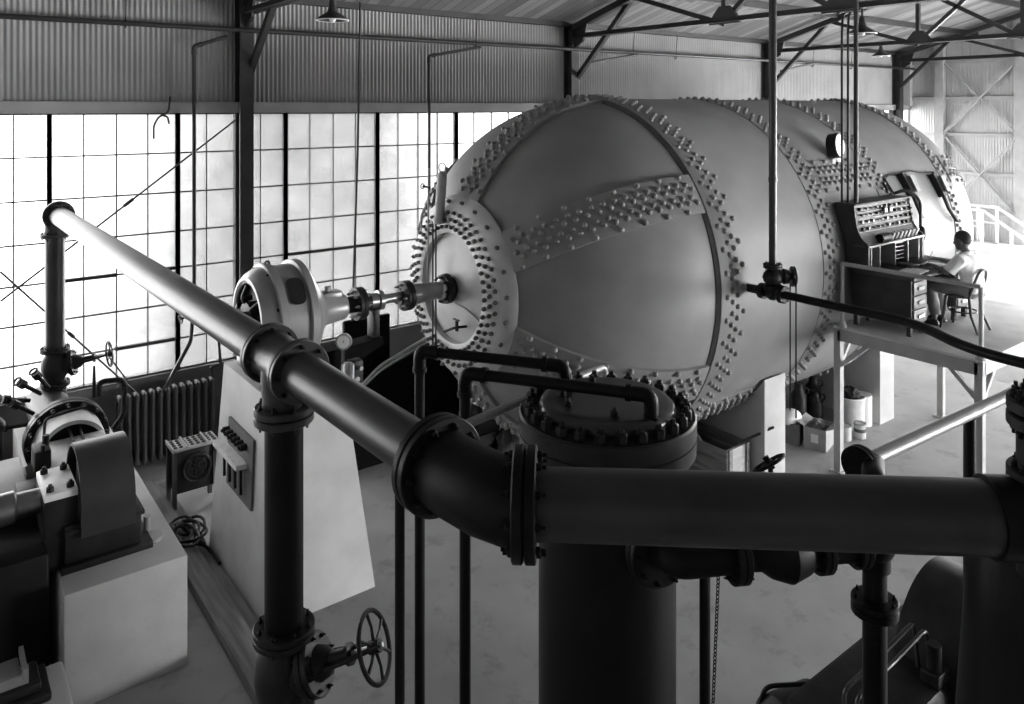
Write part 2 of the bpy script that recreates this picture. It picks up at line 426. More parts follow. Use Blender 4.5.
# roof trusses
def truss(x, lab):
    T = thing('roof_truss', lab, 'truss', (x, 2.5, 6.2), 'roof trusses')
    zb = 6.22
    b = MB(); b.angle((x - .012, WALL - .3, zb), (x - .012, YR + .3, zb), .085, .012); b.angle((x + .012, YR + .3, zb), (x + .012, WALL - .3, zb), .085, .012); part('bottom_chord', b, 'struct', T)
    for ya, yb in ((WALL - .2, 2.5), (2.5, YR + .2)):
        b = MB(); b.bar((x, ya, roofz(ya) - .14), (x, yb, roofz(yb) - .14), .14, .12); part('top_chord', b, 'struct', T)
    bots = [9.75, 7.78, 5.8, 3.8, 1.2, -1.2]; tops = [9.75, 7.78, 5.8, 3.9, 1.1, -1.2]
    for yb, yt in ((7.78, 7.78), (5.8, 5.8), (3.8, 3.9), (1.2, 1.1)):
        b = MB(); b.angle((x, yb, zb), (x, yt, roofz(yt) - .14), .07, .012, (1, 0, 0)); part('post', b, 'struct', T)
    for yb, yt in ((7.78, 9.75), (5.8, 7.78), (3.8, 5.8), (1.2, 3.9), (7.78, 5.8)):
        b = MB(); b.angle((x, yb, zb), (x, yt, roofz(yt) - .14), .07, .012, (1, 0, 0)); part('diagonal', b, 'struct', T)
    for y in (7.78, 5.8, 3.8):
        b = MB(); b.prism([(x - .03, y - .3, zb - .03), (x - .03, y + .3, zb - .03), (x - .03, y + .22, zb + .12), (x - .03, y + .1, zb + .26), (x - .03, y - .1, zb + .26), (x - .03, y - .22, zb + .12)], (.06, 0, 0)); part('gusset', b, 'struct', T)
    b = MB(); b.angle((x + .05, 11.42, 5.36), (x + .05, 9.85, 6.84), .08, .015, (1, 0, 0)); part('knee_brace', b, 'struct', T)
    return T
truss(3.83, 'dark steel roof truss above the pale motor, ending on the leftmost column')
truss(10.3, 'dark steel roof truss over the nearest rivet seam of the tank')
truss(16.9, 'dark steel roof truss over the rear of the tank')
truss(23.4, 'dark steel roof truss next to the end wall')

# landing with railings and steps at the end wall
b = MB(); b.prism([(15.2, 5.0, 0), (22.6, 5.0, 1.05), (XE - .25, 5.0, 1.05), (XE - .25, 5.0, 0)], (0, 6.1, 0))
solo('concrete_ramp', b, 'concrete', 'pale concrete ramp rising to the railing at the far end wall', 'ramp')
T = thing('railing', 'pale pipe railing at the top of the concrete ramp, far right', 'railing', (23, 9.4, 1.05))
for X in (23.0, 24.0):
    b = MB(); b.tube([(X, 11.2, 2.05), (X, 8.9, 2.05), (X, 7.45, 1.09)], .042, 8, .1); part('handrail', b, 'rail', T)
    b = MB(); b.tube([(X, 11.2, 1.6), (X, 8.9, 1.6)], .03, 8); part('mid_rail', b, 'rail', T)
    for y in (9.4, 8.92, 10.9):
        b = MB(); b.cyl((X, y, 1.05), (X, y, 2.05), .045, None, 8); part('post', b, 'rail', T)
    b = MB(); b.cyl((X, 8.2, 1.05), (X, 8.2, 1.55), .045, None, 8); part('post', b, 'rail', T)

# ================================================================== THE RIVETED TANK
TY, TZ, TR = 7.846, 2.676, 2.3
S1, S2, S3, S4 = 7.293, 9.605, 11.387, 13.532
def tp(x, ph, r=TR):   # point on the tank: ph 0 faces the near side, 90 the top
    t = radians(ph); return V((x, TY - r * cos(t), TZ + r * sin(t)))
def tn(ph): t = radians(ph); return V((0, -cos(t), sin(t)))
def dp(th, ph, r=TR, cx=S1, sg=-1):   # dome point: th from the pole
    t, p = radians(th), radians(ph); return V((cx + sg * r * cos(t), TY - r * sin(t) * cos(p), TZ + r * sin(t) * sin(p)))
tank = thing('riveted_tank', 'huge grey riveted pressure tank lying on concrete piers', 'tank', (9.5, TY, 0))
AX = V((1, 0, 0)); O = V((0, TY, TZ))
for x0, x1 in ((S1, S2), (S2, S3), (S3, S4)):
    b = MB(); b.tubeprof((0, TY, TZ), AX, [(x0, TR - .05), (x0, TR), (x1, TR), (x1, TR - .05), (x0, TR - .05)], 160); part('shell_plate', b, 'shell', tank)
prof = [(S1 - (TR - .03) * cos(radians(t)), (TR - .03) * sin(radians(t))) for t in range(26, 91, 4)] + [(S1, TR - .03)]
b = MB(); b.tubeprof((0, TY, TZ), AX, prof + [(S1, TR - .08), (S1 - 2.0, .8), prof[0]], 160); part('front_dome', b, 'shell', tank)
b = MB(); b.tubeprof((0, TY, TZ), AX, [(S1 - .035, TR - .06), (S1 - .035, TR + .018), (S1 - .02, TR + .026), (S1 + .44, TR + .024), (S1 + .46, TR - .01), (S1 - .035, TR - .06)], 160); part('girth_strap', b, 'shell', tank)
b = MB(); b.tubeprof((0, TY, TZ), AX, [(S1 - .075, TR - .06), (S1 - .075, TR - .02), (S1 - .034, TR + .012), (S1 - .034, TR - .06), (S1 - .075, TR - .06)], 160); part('seam_shade', b, 'nut', tank, 'dark painted shade band along the front girth seam')  # dark ring carries the shade of the lapped plate edge in its colour
prof = [(S4, TR)] + [(S4 + TR * cos(radians(t)), TR * sin(radians(t))) for t in range(88, -1, -4)]
b = MB(); b.lathe((0, TY, TZ), AX, [(S4, .5)] + prof, 128); part('rear_dome', b, 'shell', tank)
for x in (S2, S3):
    b = MB(); b.tubeprof((0, TY, TZ), AX, [(x - .2, TR - .01), (x - .2, TR + .008), (x + .2, TR + .008), (x + .2, TR - .01), (x - .2, TR - .01)], 160); part('girth_strap', b, 'shell', tank)
b = MB(); b.tubeprof((0, TY, TZ), AX, [(S4 - .22, TR - .01), (S4 - .22, TR + .012), (S4 + .02, TR + .012), (S4 + .02, TR - .01), (S4 - .22, TR - .01)], 160); part('girth_strap', b, 'shell', tank)
STR = [30.5, 85.5, -26.5, -84, 142, -145]
HW = .245
for cx, sg, strs in ((S1, -1, STR), (S4, 1, [30, 88, -28])):
    for ph in strs:
        vs = []; fs = []; th = [27 + (88.5 - 27) * i / 18 for i in range(19)]; m = 9
        for i, t in enumerate(th):
            h = math.degrees(HW / (TR * sin(radians(t))))
            for j in range(m):
                r = TR + (.022 if 0 < j < m - 1 else -.04)
                q = [-1, -1, -.9, -.5, 0, .5, .9, 1, 1][j]
                if j in (1, 7): r = TR + .018
                vs.append(dp(t, ph + q * h, r, cx, sg))
        for i in range(18):
            for j in range(m - 1): fs.append((i * m + j, i * m + j + 1, (i + 1) * m + j + 1, (i + 1) * m + j))
        b = MB(); b.add(vs, fs); part('dome_strap', b, 'shell', tank, smooth=50)
for (x0, x1, ph) in ((S2 + .1, S3 - .1, 32), (S1 + .1, S2 - .1, -45.5)):
    h = math.degrees(HW / TR); n = 10; vs = []; fs = []
    for i in range(n + 1):
        q = -h + 2 * h * i / n; r = TR + .014
        vs += [tp(x0, q + ph, r), tp(x1, q + ph, r)]
    for i in range(n): fs.append((2 * i, 2 * i + 1, 2 * i + 3, 2 * i + 2))
    a0, a1 = len(vs), 0
    vs += [tp(x0, ph - h, TR - .01), tp(x1, ph - h, TR - .01), tp(x0, ph + h, TR - .01), tp(x1, ph + h, TR - .01)]
    fs += [(0, 1, a0 + 1, a0), (2 * n, 2 * n + 1, a0 + 3, a0 + 2)]
    b = MB(); b.add(vs, fs); part('seam_strap', b, 'shell', tank)
# end ring, cover, hub
b = MB(); b.tubeprof((0, TY, TZ), AX, [(5.10, .66), (5.085, .70), (5.13, .96), (5.225, 1.09), (5.26, 1.11), (5.30, 1.08), (5.30, .66), (5.10, .66)], 96); part('end_ring', b, 'ring', tank)
b = MB(); b.lathe((0, TY, TZ), AX, [(5.115, 0.0), (5.118, .25), (5.14, .5), (5.175, .62), (5.19, .67), (5.25, .67)], 72); cover = part('end_cover', b, 'ring', tank)
b = MB(); b.tube([(5.125 - .004, TY + .0 - .62 * cos(radians(a)) if False else TY - .02 - .30 * k, TZ - .17 - .1 * (k * .6) ** 2 - .0) for k, a in ((0.2, 0), (.6, 0), (1.0, 0), (1.5, 0), (2.1, 0))], .014, 6); part('plate_lap', b, 'ring', tank)
b = MB(); b.lathe((4.98, TY, TZ), AX, [(0, .12), (.0, .17), (.05, .18), (.08, .18), (.09, .14), (.14, .13)], 32); hub = part('hub_flange', b, 'castiron', tank)
copies('bolt', nutmesh(.022, .03, .02), 'castiron', hub, [((4.98, TY + .14 * cos(2 * pi * i / 8), TZ + .14 * sin(2 * pi * i / 8)), (-1, 0, 0)) for i in range(8)])
# nuts of the end ring
pl = []
for row, (r, x, n, off) in enumerate(((.735, 5.085, 46, 0), (.82, 5.10, 46, .5), (.905, 5.115, 46, 0), (1.03, 5.18, 23, .25))):
    for i in range(n):
        t = 2 * pi * (i + off) / n; pl.append((V((x, TY - r * cos(t), TZ + r * sin(t))), V((-1, -cos(t) * (.15 if row < 3 else .5), sin(t) * (.15 if row < 3 else .5))).normalized()))
CAM = V((0, 0, 4.85)); FW = V((cos(radians(52.44)), sin(radians(52.44)), 0)); RT = V((sin(radians(52.44)), -cos(radians(52.44)), 0))
def seen(p, n):
    d = p - CAM; w = d.dot(FW)
    if w < .1 or n.dot(-d.normalized()) < .05: return 0
    x = 512 + 774.3 * d.dot(RT) / w; y = 107.5 - 774.3 * d.z / w
    if not (0 < x < 1024 and 0 < y < 704): return 0
    if y > 470 or (510 < x < 690 and y > 385): return 0
    return n.dot(-d.normalized()) / d.length_squared
def spread100(pl, name, me, m, plural):
    ranked = sorted(pl, key=lambda q: -seen(*q))
    copies(name, me, m, tank, ranked[:100])
    b = MB()
    vv = [v.co.copy() for v in me.vertices]; ff = [tuple(f.vertices) for f in me.polygons]
    for p, n in ranked[100:]:
        R = Z.rotation_difference(n); b.add([p + R @ v for v in vv], ff)
    o = part(plural, b, m, tank, stuff=True, smooth=40)
nm = nutmesh(.026, .035, .012); spread100(pl, 'ring_nut', nm, 'nut', 'ring_nut_rows')
# rivets
rb = MB(); rb.lathe((0, 0, 0), Z, [(-.005, .034), (.008, .034), (.026, .026), (.036, .012), (.038, 0)], 8); rm = rb.mesh('rivet', smooth=60)
pl = []
def girth(x, rows, r=TR, n=54, skip=None):
    for dx, dens, off in rows:
        N = n * dens
        for i in range(N):
            ph = 360 * (i + off) / N
            pl.append((tp(x + dx, ph, r), tn(ph)))
girth(S1, ((.06, 1, 0), (.16, 2, .5), (.26, 2, 0), (.37, 1, .25)), TR + .024)
girth(S2, ((-.15, 1, 0), (-.05, 2, .5), (.05, 2, 0), (.15, 1, .25)), TR + .008)
girth(S3, ((-.15, 1, 0), (-.05, 2, .5), (.05, 2, 0), (.15, 1, .25)), TR + .008)
girth(S4, ((-.17, 2, 0), (-.07, 2, .5)), TR + .012)
ROWS = ((-.215, 1, 0), (-.115, 2, .5), (-.05, 2, 0), (.05, 2, .5), (.115, 2, 0), (.215, 1, .25))
for x0, x1, ph in ((S2 + .26, S3 - .2, 32), (S1 + .48, S2 - .2, -45.5)):
    L = x1 - x0
    for off, dens, o in ROWS:
        n = int(L / .267 * dens)
        for i in range(n + 1):
            a = ph + math.degrees(off / TR); pl.append((tp(x0 + L * (i + o * .5) / (n + .5), a, TR + .014), tn(a)))
for cx, sg, strs in ((S1, -1, STR), (S4, 1, [30, 88, -28])):
    for ph in strs:
        for off, dens, o in ROWS:
            L = TR * radians(87.5 - 30); n = int(L / .267 * dens)
            for i in range(n):
                th = 30 + (87.5 - 30) * (i + o + .2) / n; a = ph + math.degrees(off / (TR * sin(radians(th))))
                p = dp(th, a, TR + .024, cx, sg); pl.append((p, (p - V((cx, TY, TZ))).normalized()))
spread100(pl, 'rivet', rm, 'rivet', 'rivet_rows')

# concrete piers with a saddle for the tank
for x0, x1, lab in ((8.2, 9.16, 'pale concrete pier under the tank beside the wooden crate'), (11.67, 12.1, 'pale concrete pier under the tank behind the cans and drum')):
    y0, y1 = 5.95, 2 * TY - 5.95; n = 24; a0 = math.asin((TY - y0) / (TR + .03)); P = [(x0, y0, 0)]
    for i in range(n + 1):
        t = -a0 + 2 * a0 * i / n; P.append((x0, TY + (TR + .03) * sin(t), TZ - (TR + .03) * cos(t)))
    P.append((x0, y1, 0))
    if x0 < 9: P = [(8.7, p[1], p[2]) for p in P]
    b = MB(); b.prism(P, (x1 - P[0][0], 0, 0)); solo('concrete_pier', b, 'concrete', lab, 'pier', 'piers under the tank')

# ================================================================== FOREGROUND PIPING
def gate_valve(name, label, c, up, stem, D, L, fr, hw_R, stem_len, m='castiron', nb=8, fl=True, group=None, ft=.06):
    """gate valve: body between two flanges along `up`, bonnet and handwheel along `stem`"""
    c = V(c); up = V(up).normalized(); stem = V(stem).normalized()
    T = thing(name, label, 'valve', c - up * (L / 2), group)
    b = MB(); r = D / 2
    b.lathe(c - up * (L / 2), up, [(0, r), (L * .15, r * 1.05), (L * .3, r * 1.45), (L * .5, r * 1.6), (L * .7, r * 1.45), (L * .85, r * 1.05), (L, r)], 28)
    b.lathe(c, stem, [(0, r * 1.3), (r * 1.7, r * 1.2), (r * 2.0, r * 1.1)], 24)
    part('body', b, m, T)
    if fl:
        flange(T, c - up * (L / 2 - ft * .2), up, fr, ft, nb, m); flange(T, c + up * (L / 2 - ft * .2), up, fr, ft, nb, m)
    k0 = r * 1.9; flange(T, c + stem * k0, stem, fr * .95, ft, nb, m)
    b = MB(); b.lathe(c + stem * k0, stem, [(0, r * 1.0), (stem_len * .22, r * .75), (stem_len * .3, r * .4), (stem_len * .55, r * .38), (stem_len * .56, r * .55), (stem_len * .62, r * .55), (stem_len * .63, r * .3)], 20); part('bonnet', b, m, T)
    a, u, w = frame(stem); e = c + stem * (k0 + stem_len)
    b = MB()
    for sg in (1, -1): b.tube([c + stem * (k0 + stem_len * .25) + u * sg * r * .75, c + stem * (k0 + stem_len * .62) + u * sg * r * .55, c + stem * (k0 + stem_len * .92) + u * sg * r * .2], r * .14, 8)
    part('yoke', b, m, T)
    b = MB(); b.cyl(c + stem * (k0 + stem_len * .5), e + stem * .05, r * .13, None, 10); part('stem', b, 'steel', T)
    handwheel(T, e, stem, hw_R, m, 6, hw_R * .075)
    return T

PA = V((1.345, 10.93, 3.555)); PB = V((1.60, 4.135, 3.453)); PC = V((1.655, 2.36, 3.42))
DC = V((.751, -.66, 0)).normalized(); C0 = V((1.738, 2.183, 3.425)); C1 = V((3.02, 1.058, 3.43))
dAB = (PC - PA).normalized()
T = thing('overhead_pipeline', 'long black flanged pipe running from the far left window across the foreground', 'pipe', (1.6, 4.14, 0))
R = .11
b = MB(); b.cyl(PA + dAB * .2, PB - dAB * .16, R, None, 36); part('pipe_run', b, 'pipe', T)
b = MB(); b.cyl(PB + dAB * .16, V((1.65, 2.68, 3.424)), R, None, 40); part('pipe_run', b, 'pipe', T)
b = MB(); b.cyl(C0 + DC * .03, C1, .1225, None, 48); part('pipe_run', b, 'pipe', T)
# far elbow at the head of the riser
b = MB(); b.tube([PA + V((0, 0, -.28)), PA, PA + dAB * .26], R * 1.06, 28, .2, 10); part('elbow', b, 'pipe', T)
flange(T, PA + dAB * .24, dAB, .175, .05, 8, 'pipe'); flange(T, PA + V((0, 0, -.27)), Z, .165, .05, 8, 'pipe')
b = MB(); b.cyl((PA.x, PA.y, 1.90), PA + V((0, 0, -.27)), R, None, 28); part('riser', b, 'pipe', T)
# tee over the near drop pipe
b = MB(); b.cyl(PB - dAB * .17, PB + dAB * .17, R * 1.12, None, 36); b.lathe(PB, -Z, [(0, R * 1.12), (.12, R * 1.12), (.2, R * 1.05), (.27, R * 1.05)], 36); b.lathe(PB - dAB * .17, dAB, [(0, R * 1.25), (.05, R * 1.15), (.29, R * 1.15), (.34, R * 1.25)], 36); part('tee', b, 'pipe', T)
flange(T, PB - dAB * .19, dAB, .165, .06, 8, 'pipe'); flange(T, PB + dAB * .19, dAB, .165, .06, 8, 'pipe')
flange(T, PB - Z * .28, Z, .16, .09, 8, 'pipe')
b = MB(); b.cyl((PB.x, PB.y, 1.99), PB - Z * .28, R * .94, None, 40); part('drop_pipe', b, 'iron', T)
# corner elbow and its two big flanges
E0 = V((1.65, 2.60, 3.424)); E1 = C0
b = MB(); k = (PC)
b.tube([E0, V((1.655, 2.47, 3.422)), V((1.675, 2.33, 3.42)), E1 - DC * .05, E1 + DC * .0], [.148, .15, .15, .146, .14], 40); part('elbow', b, 'iron', T)
flange(T, V((1.65, 2.63, 3.424)), dAB, .195, .075, 10, 'iron'); flange(T, C0 + DC * .0, DC, .195, .085, 10, 'iron')
# right-hand end tee with its upright neck
b = MB(); b.cyl(C1 - DC * .1, C1 + DC * .24, .137, None, 36); b.cyl(C1 + DC * .12 - Z * .2, C1 + DC * .12 + Z * .14, .11, None, 36); b.sph(C1 + DC * .12, .16, 28, 16); part('tee', b, 'iron', T)
n0 = C1 + DC * .12
flange(T, n0 + Z * .135, Z, .14, .06, 12, 'iron')
b = MB(); b.cyl(n0 + Z * .14, n0 + Z * .32, .11, None, 36); part('neck', b, 'iron', T)
flange(T, n0 + Z * .36, Z, .14, .1, 14, 'iron', br=.014)
# valves on the pipeline
gate_valve('gate_valve', 'black gate valve with spoked handwheel at the foot of the near drop pipe', (PB.x, PB.y, 1.74), Z, (.68, -.73, .40), .2, .5, .165, .17, .37, 'castiron', 8, ft=.07)
gate_valve('gate_valve', 'gate valve with handwheel on top of the compressor under the far riser', (PA.x, PA.y, 1.68), Z, (.93, -.36, .16), .2, .44, .165, .15, .42, 'castiron', 8, ft=.05)
b = MB(); b.lathe((PB.x, PB.y, 0), Z, [(0, .19), (.04, .19), (.05, .115), (1.49, .115)], 32); solo('pipe_stanchion', b, 'iron', 'thick black pipe stand under the near gate valve', 'pipe')

# ---- the vertical receiver
RX, RY = 3.04, 3.09
T = thing('receiver_tank', 'black upright receiver tank with a bolted round lid in the foreground', 'tank', (RX, RY, 0))
b = MB(); b.lathe((RX, RY, 0), Z, [(0, .46), (.04, .46), (.05, .378), (3.0, .378)], 64); part('shell', b, 'iron', T)
b = MB(); b.lathe((RX, RY, 2.96), Z, [(0, .40), (.0, .47), (.02, .485), (.10, .487), (.103, .48), (.107, .48), (.11, .487), (.20, .489), (.212, .48), (.212, .0)], 72); part('flange', b, 'castiron', T)
b = MB(); b.lathe((RX, RY, 3.17), Z, [(0, .375), (.02, .378), (.045, .37), (.06, .352), (.066, .32), (.06, 0)], 64); lid = part('lid', b, 'hood', T)
st = MB(); st.lathe((0, 0, 0), Z, [(0, .032), (.042, .032), (.05, .024), (.05, .015), (.068, .014), (.07, 0)], 6)
copies('stud', st.mesh('stud', smooth=25), 'castiron', T, [((RX + .433 * cos(2 * pi * i / 26), RY + .433 * sin(2 * pi * i / 26), 3.172), Z) for i in range(26)])
copies('bolt', nutmesh(.022, .03, .015), 'castiron', lid, [((RX + .25 * cos(t), RY + .25 * sin(t), 3.235), Z) for t in (1.15, 1.75, 2.35, 2.95, 4.1, 5.3)])
copies('nut', nutmesh(.027, .04, .03, 'nut'), 'castiron', T, [((RX + .433 * cos(2 * pi * i / 26), RY + .433 * sin(2 * pi * i / 26), 2.96), -Z) for i in range(26)])
nz = V((-.20, -.98, 0)).normalized(); NC = V((RX, RY, 2.66))
b = MB(); b.cyl(NC + nz * .36, NC + nz * .47, .1, None, 28); part('nozzle', b, 'iron', T)

# ---- thin pipes at the receiver
def pipe(label, pts, r, m='iron', fil=.09, name='bent_pipe', joints=(), group=None, n=14):
    P = [V(p) for p in pts]; zmin = min(P, key=lambda p: p.z)
    T = thing(name, label, 'pipe', zmin, group)
    b = MB(); b.tube(P, r, n, fil, 8); part('tube', b, m, T)
    for i in joints:
        d1 = (P[i - 1] - P[i]).normalized(); d2 = (P[i + 1] - P[i]).normalized(); k = fil * 1.15
        b = MB(); b.tube([P[i] + d1 * k, P[i], P[i] + d2 * k], r * 1.22, n, fil * .95, 8)
        for d in (d1, d2): b.cyl(P[i] + d * k, P[i] + d * (k + r * .9), r * 1.4, None, n)
        part('elbow', b, m, T)
    return T
pipe('upper of the two thin black pipes bending down into the receiver lid', [(2.47, 4.15, 0), (2.47, 4.15, 3.345), (2.985, 3.38, 3.345), (2.985, 3.38, 3.22)], .032, joints=(1, 2), group='thin pipes at the receiver')
pipe('lower thin black pipe crossing above the receiver lid and bending into it', [(2.47, 3.65, 0), (2.47, 3.65, 3.342), (3.05, 2.77, 3.342), (3.05, 2.77, 3.23)], .032, joints=(1, 2), group='thin pipes at the receiver')
T = pipe('slim pipe passing behind the receiver with its upright left of the two thin pipes', [(1.92, 3.42, 0), (1.92, 3.42, 3.12), (2.02, 3.438, 3.12)], .025, joints=(1,), group='thin pipes at the receiver', fil=.06)
b = MB(); b.tube([(2.0, 3.434, 3.12), (3.65, 3.73, 3.12), (3.65, 3.73, 2.9), (3.56, 3.35, 2.9)], .025, 14, .06, 8); part('lit_run', b, 'galv', T)  # same pipe in a paler metal, standing for light reflected along it

# ---- outlet line from the receiver to the right-hand stand pipe
T = thing('outlet_line', 'black flanged outlet line with valve joining the receiver to the stand pipe', 'pipe', (3.4, 2.3, 2.4))
L0 = NC + nz * .50; L1 = V((3.83, 1.98, 2.66)); dl = (V((L1.x, L1.y, 0)) - V((L0.x, L0.y, 0))).normalized()
flange(T, L0 - nz * .01, nz, .19, .07, 10, 'iron')
b = MB(); b.tube([L0, L0 + nz * .12, L0 + nz * .12 + dl * .3 + V((.02, .03, 0))], .085, 24, .1, 8); part('elbow', b, 'iron', T)
q = L0 + nz * .12 + dl * .3 + V((.02, .03, 0)); d2 = (L1 - q).normalized(); tot = (L1 - q).length
flange(T, q + d2 * .0, d2, .135, .07, 8, 'iron')
b = MB(); b.lathe(q, d2, [(0, .08), (.12, .085), (.17, .12), (.26, .15), (.35, .12), (.40, .085), (tot, .08)], 28); part('body', b, 'iron', T)
flange(T, q + d2 * .44, d2, .125, .06, 8, 'iron'); flange(T, L1 - d2 * .10, d2, .115, .06, 8, 'iron')
vs = q + d2 * .26; sd = (V((3.40, 2.30, 3.06)) - vs).normalized()
b = MB(); b.lathe(vs, sd, [(0, .1), (.16, .07), (.18, .09), (.22, .09), (.23, .03), (.3, .022)], 20); part('bonnet', b, 'iron', T)
handwheel(T, V((3.40, 2.30, 3.06)), (-.13, .57, .8), .085, 'iron', 5, .009)
b = MB(); b.cyl(vs + sd * .2, (3.40, 2.30, 3.07), .012, None, 8); part('stem', b, 'iron', T)

# ---- stand pipe and the pale pipe leaving it
T = thing('stand_pipe', 'black stand pipe with flanges in front of the right-hand compressor', 'pipe', (3.83, 1.98, 0))
b = MB(); b.lathe((3.83, 1.98, 0), Z, [(0, .16), (.03, .16), (.04, .058), (2.86, .058)], 28); part('riser', b, 'iron', T)
b = MB(); b.cyl((3.83, 1.98, 2.53), (3.83, 1.98, 2.79), .075, None, 28); b.sph((3.83, 1.98, 2.66), .1, 20, 12); part('tee', b, 'iron', T)
flange(T, (3.83, 1.98, 2.34), Z, .112, .075, 8, 'iron'); flange(T, (3.83, 1.98, 2.82), Z, .10, .06, 8, 'iron')
b = MB(); b.tube([(3.83, 1.98, 2.8), (3.83, 1.985, 2.955), (4.02, 2.085, 2.96)], .06, 20, .1, 8); part('elbow', b, 'iron', T)
T = thing('branch_pipe', 'pale pipe running right from a dark round flange behind the big foreground pipe', 'pipe', (5, 2.08, 2.96))
flange(T, (3.96, 2.125, 2.96), (1, -.02, 0), .098, .05, 8, 'iron')
b = MB(); b.cyl((3.98, 2.125, 2.96), (7.6, 1.95, 2.96), .037, None, 20); part('tube', b, 'galv', T)
for x in (5.16, 7.5): b = MB(); b.cyl((x, 2.07, 0), (x, 2.07, 2.93), .035, None, 12); b.cyl((x, 2.07, 0), (x, 2.07, .02), .09, None, 16); part('support', b, 'iron', T)

# small vertical pipe and chain beside the receiver
pipe('slim upright pipe close beside the right side of the receiver shell', [(3.40, 2.70, 0), (3.40, 2.70, 2.55)], .03)
T = thing('hanging_chain', 'thin chain hanging beside the receiver below the outlet valve', 'chain', (3.475, 2.66, .2))
me = MB().torus((0, 0, 0), (1, 0, 0), .014, .004, 10, 5); me.v = [V((p.x, p.y * .6, p.z)) for p in me.v]; me = me.mesh('link', smooth=60)
ch = []
for i in range(80):
    z = 2.45 - i * .021; ch.append((V((3.475 - .0006 * i, 2.66 + .0006 * i, z)), V((.12 * (1 if i % 2 else -1), .1 if i % 2 else -.3, 1))))
copies('link', me, 'iron', T, ch)

# black upright tank at the right edge
T = thing('standpipe_tank', 'black upright vessel at the right edge under the end of the big pipe', 'tank', (3.62, 1.22, 0))
b = MB(); b.lathe((3.62, 1.22, 0), Z, [(0, .48), (.03, .48), (.04, .42), (2.3, .27), (2.75, .24), (3.0, .235), (3.08, .2), (3.12, .1)], 48); part('shell', b, 'iron', T)
b = MB(); b.bar(V((3.62, 1.22, 2.35)) + V((-.70, -.72, 0)).normalized() * .268, V((3.62, 1.22, 2.98)) + V((-.70, -.72, 0)).normalized() * .24, .05, .02, (-.7, -.72, 0)); part('seam_strip', b, 'pipe', T)

# ================================================================== MOTOR, SHAFT, PEDESTAL
b = MB()
bot = [(2.555, 7.06, 0), (3.68, 7.06, 0), (3.68, 8.8, 0), (2.555, 8.8, 0)]; top = [(2.63, 7.3, 2.1), (3.45, 7.3, 2.1), (3.45, 8.52, 2.1), (2.63, 8.52, 2.1)]
b.add(bot + top, [(3, 2, 1, 0), (4, 5, 6, 7), (0, 1, 5, 4), (1, 2, 6, 5), (2, 3, 7, 6), (3, 0, 4, 7)])
solo('motor_pedestal', b, 'concrete', 'tall tapered pale concrete pedestal carrying the motor', 'pedestal')
T = thing('electric_motor', 'round pale electric motor on the concrete pedestal, shaft towards the tank', 'motor', (3.0, TY, 2.1))
def ml(prof, n=64): b = MB(); b.tubeprof((0, TY, TZ), AX, prof + [prof[0]], n); return b
part('end_shield', ml([(2.66, .39), (2.645, .42), (2.65, .45), (2.69, .49), (2.75, .52), (2.80, .535), (2.80, .47), (2.70, .43), (2.67, .385)]), 'motor', T)
part('frame_ring', ml([(2.80, .50), (2.80, .56), (2.81, .57), (2.875, .57), (2.885, .56), (2.885, .50)]), 'motor', T)
part('stator_frame', ml([(2.885, .48), (2.885, .535), (3.11, .535), (3.11, .48)]), 'motor', T)
part('frame_ring', ml([(3.11, .50), (3.11, .56), (3.12, .575), (3.19, .575), (3.20, .56), (3.20, .50)]), 'motor', T)
b = MB(); b.lathe((0, TY, TZ), AX, [(3.20, .55), (3.23, .52), (3.29, .42), (3.35, .32), (3.41, .22), (3.47, .17), (3.70, .14), (3.72, .12)], 56); part('end_bell', b, 'motor', T)
b = MB(); b.bx(3.44, 3.66, TY - .08, TY + .08, TZ + .1, TZ + .19, .02); b.cyl((3.52, TY, TZ + .17), (3.52, TY, TZ + .24), .035, None, 12); part('oil_cup', b, 'motor', T)
b = MB(); b.lathe((2.76, TY, TZ), AX, [(0, 0), (.0, .45), (.1, .45)], 40); part('armature', b, 'panel', T)
b = MB(); b.cyl((2.52, TY, TZ), (2.76, TY, TZ), .11, None, 20); b.cyl((2.64, TY, TZ), (2.76, TY, TZ), .2, None, 28); part('commutator', b, 'castiron', T)
for i in range(6):
    a = 2 * pi * i / 6 + .3; b = MB(); d = V((0, cos(a), sin(a)))
    b.tube([V((2.68, TY, TZ)) + d * .16, V((2.62, TY, TZ)) + d * .24, V((2.68, TY, TZ)) + d * .36], .022, 8, .03); b.box(V((2.67, TY, TZ)) + d * .24, (.1, .05, .05), bev=.006); part('brush_arm', b, 'castiron', T)
b = MB(); b.tubeprof((2.54, TY, TZ), AX, [(0, .10), (0, .15), (.03, .15), (.03, .10), (0, .10)], 24); b.bar((2.57, TY - .38, TZ - .20), (2.57, TY + .38, TZ - .20), .05, .1); b.bar((2.57, TY, TZ - .2), (2.57, TY, TZ - .1), .1, .05); part('bearing_bracket', b, 'motor', T)
for ph, hl in ((40, .15), (-22, .11)):
    n = tn(ph); c = V((3.0, TY, TZ)) + n * .535; t2 = n.cross(AX).normalized(); b = MB(); P = []
    for i in range(16):
        a = 2 * pi * i / 16; ex = .085 * (abs(cos(a)) ** .6) * (1 if cos(a) > 0 else -1); ey = hl * (abs(sin(a)) ** .6) * (1 if sin(a) > 0 else -1)
        q = c + AX * ex + t2 * ey; rr = V((0, q.y - TY, q.z - TZ)); rr = rr.normalized() * .548; P.append(V((q.x, TY + rr.y, TZ + rr.z)))
    b.prism(P, n * .012); part('vent_cover', b, 'panel', T)
b = MB()
for y in (TY - .42, TY + .42): b.bx(2.72, 3.24, y - .12, y + .12, 2.1, 2.2, .01); b.bx(2.78, 3.18, y - .05, y + .05, 2.2, 2.5, .01)
part('foot', b, 'motor', T)
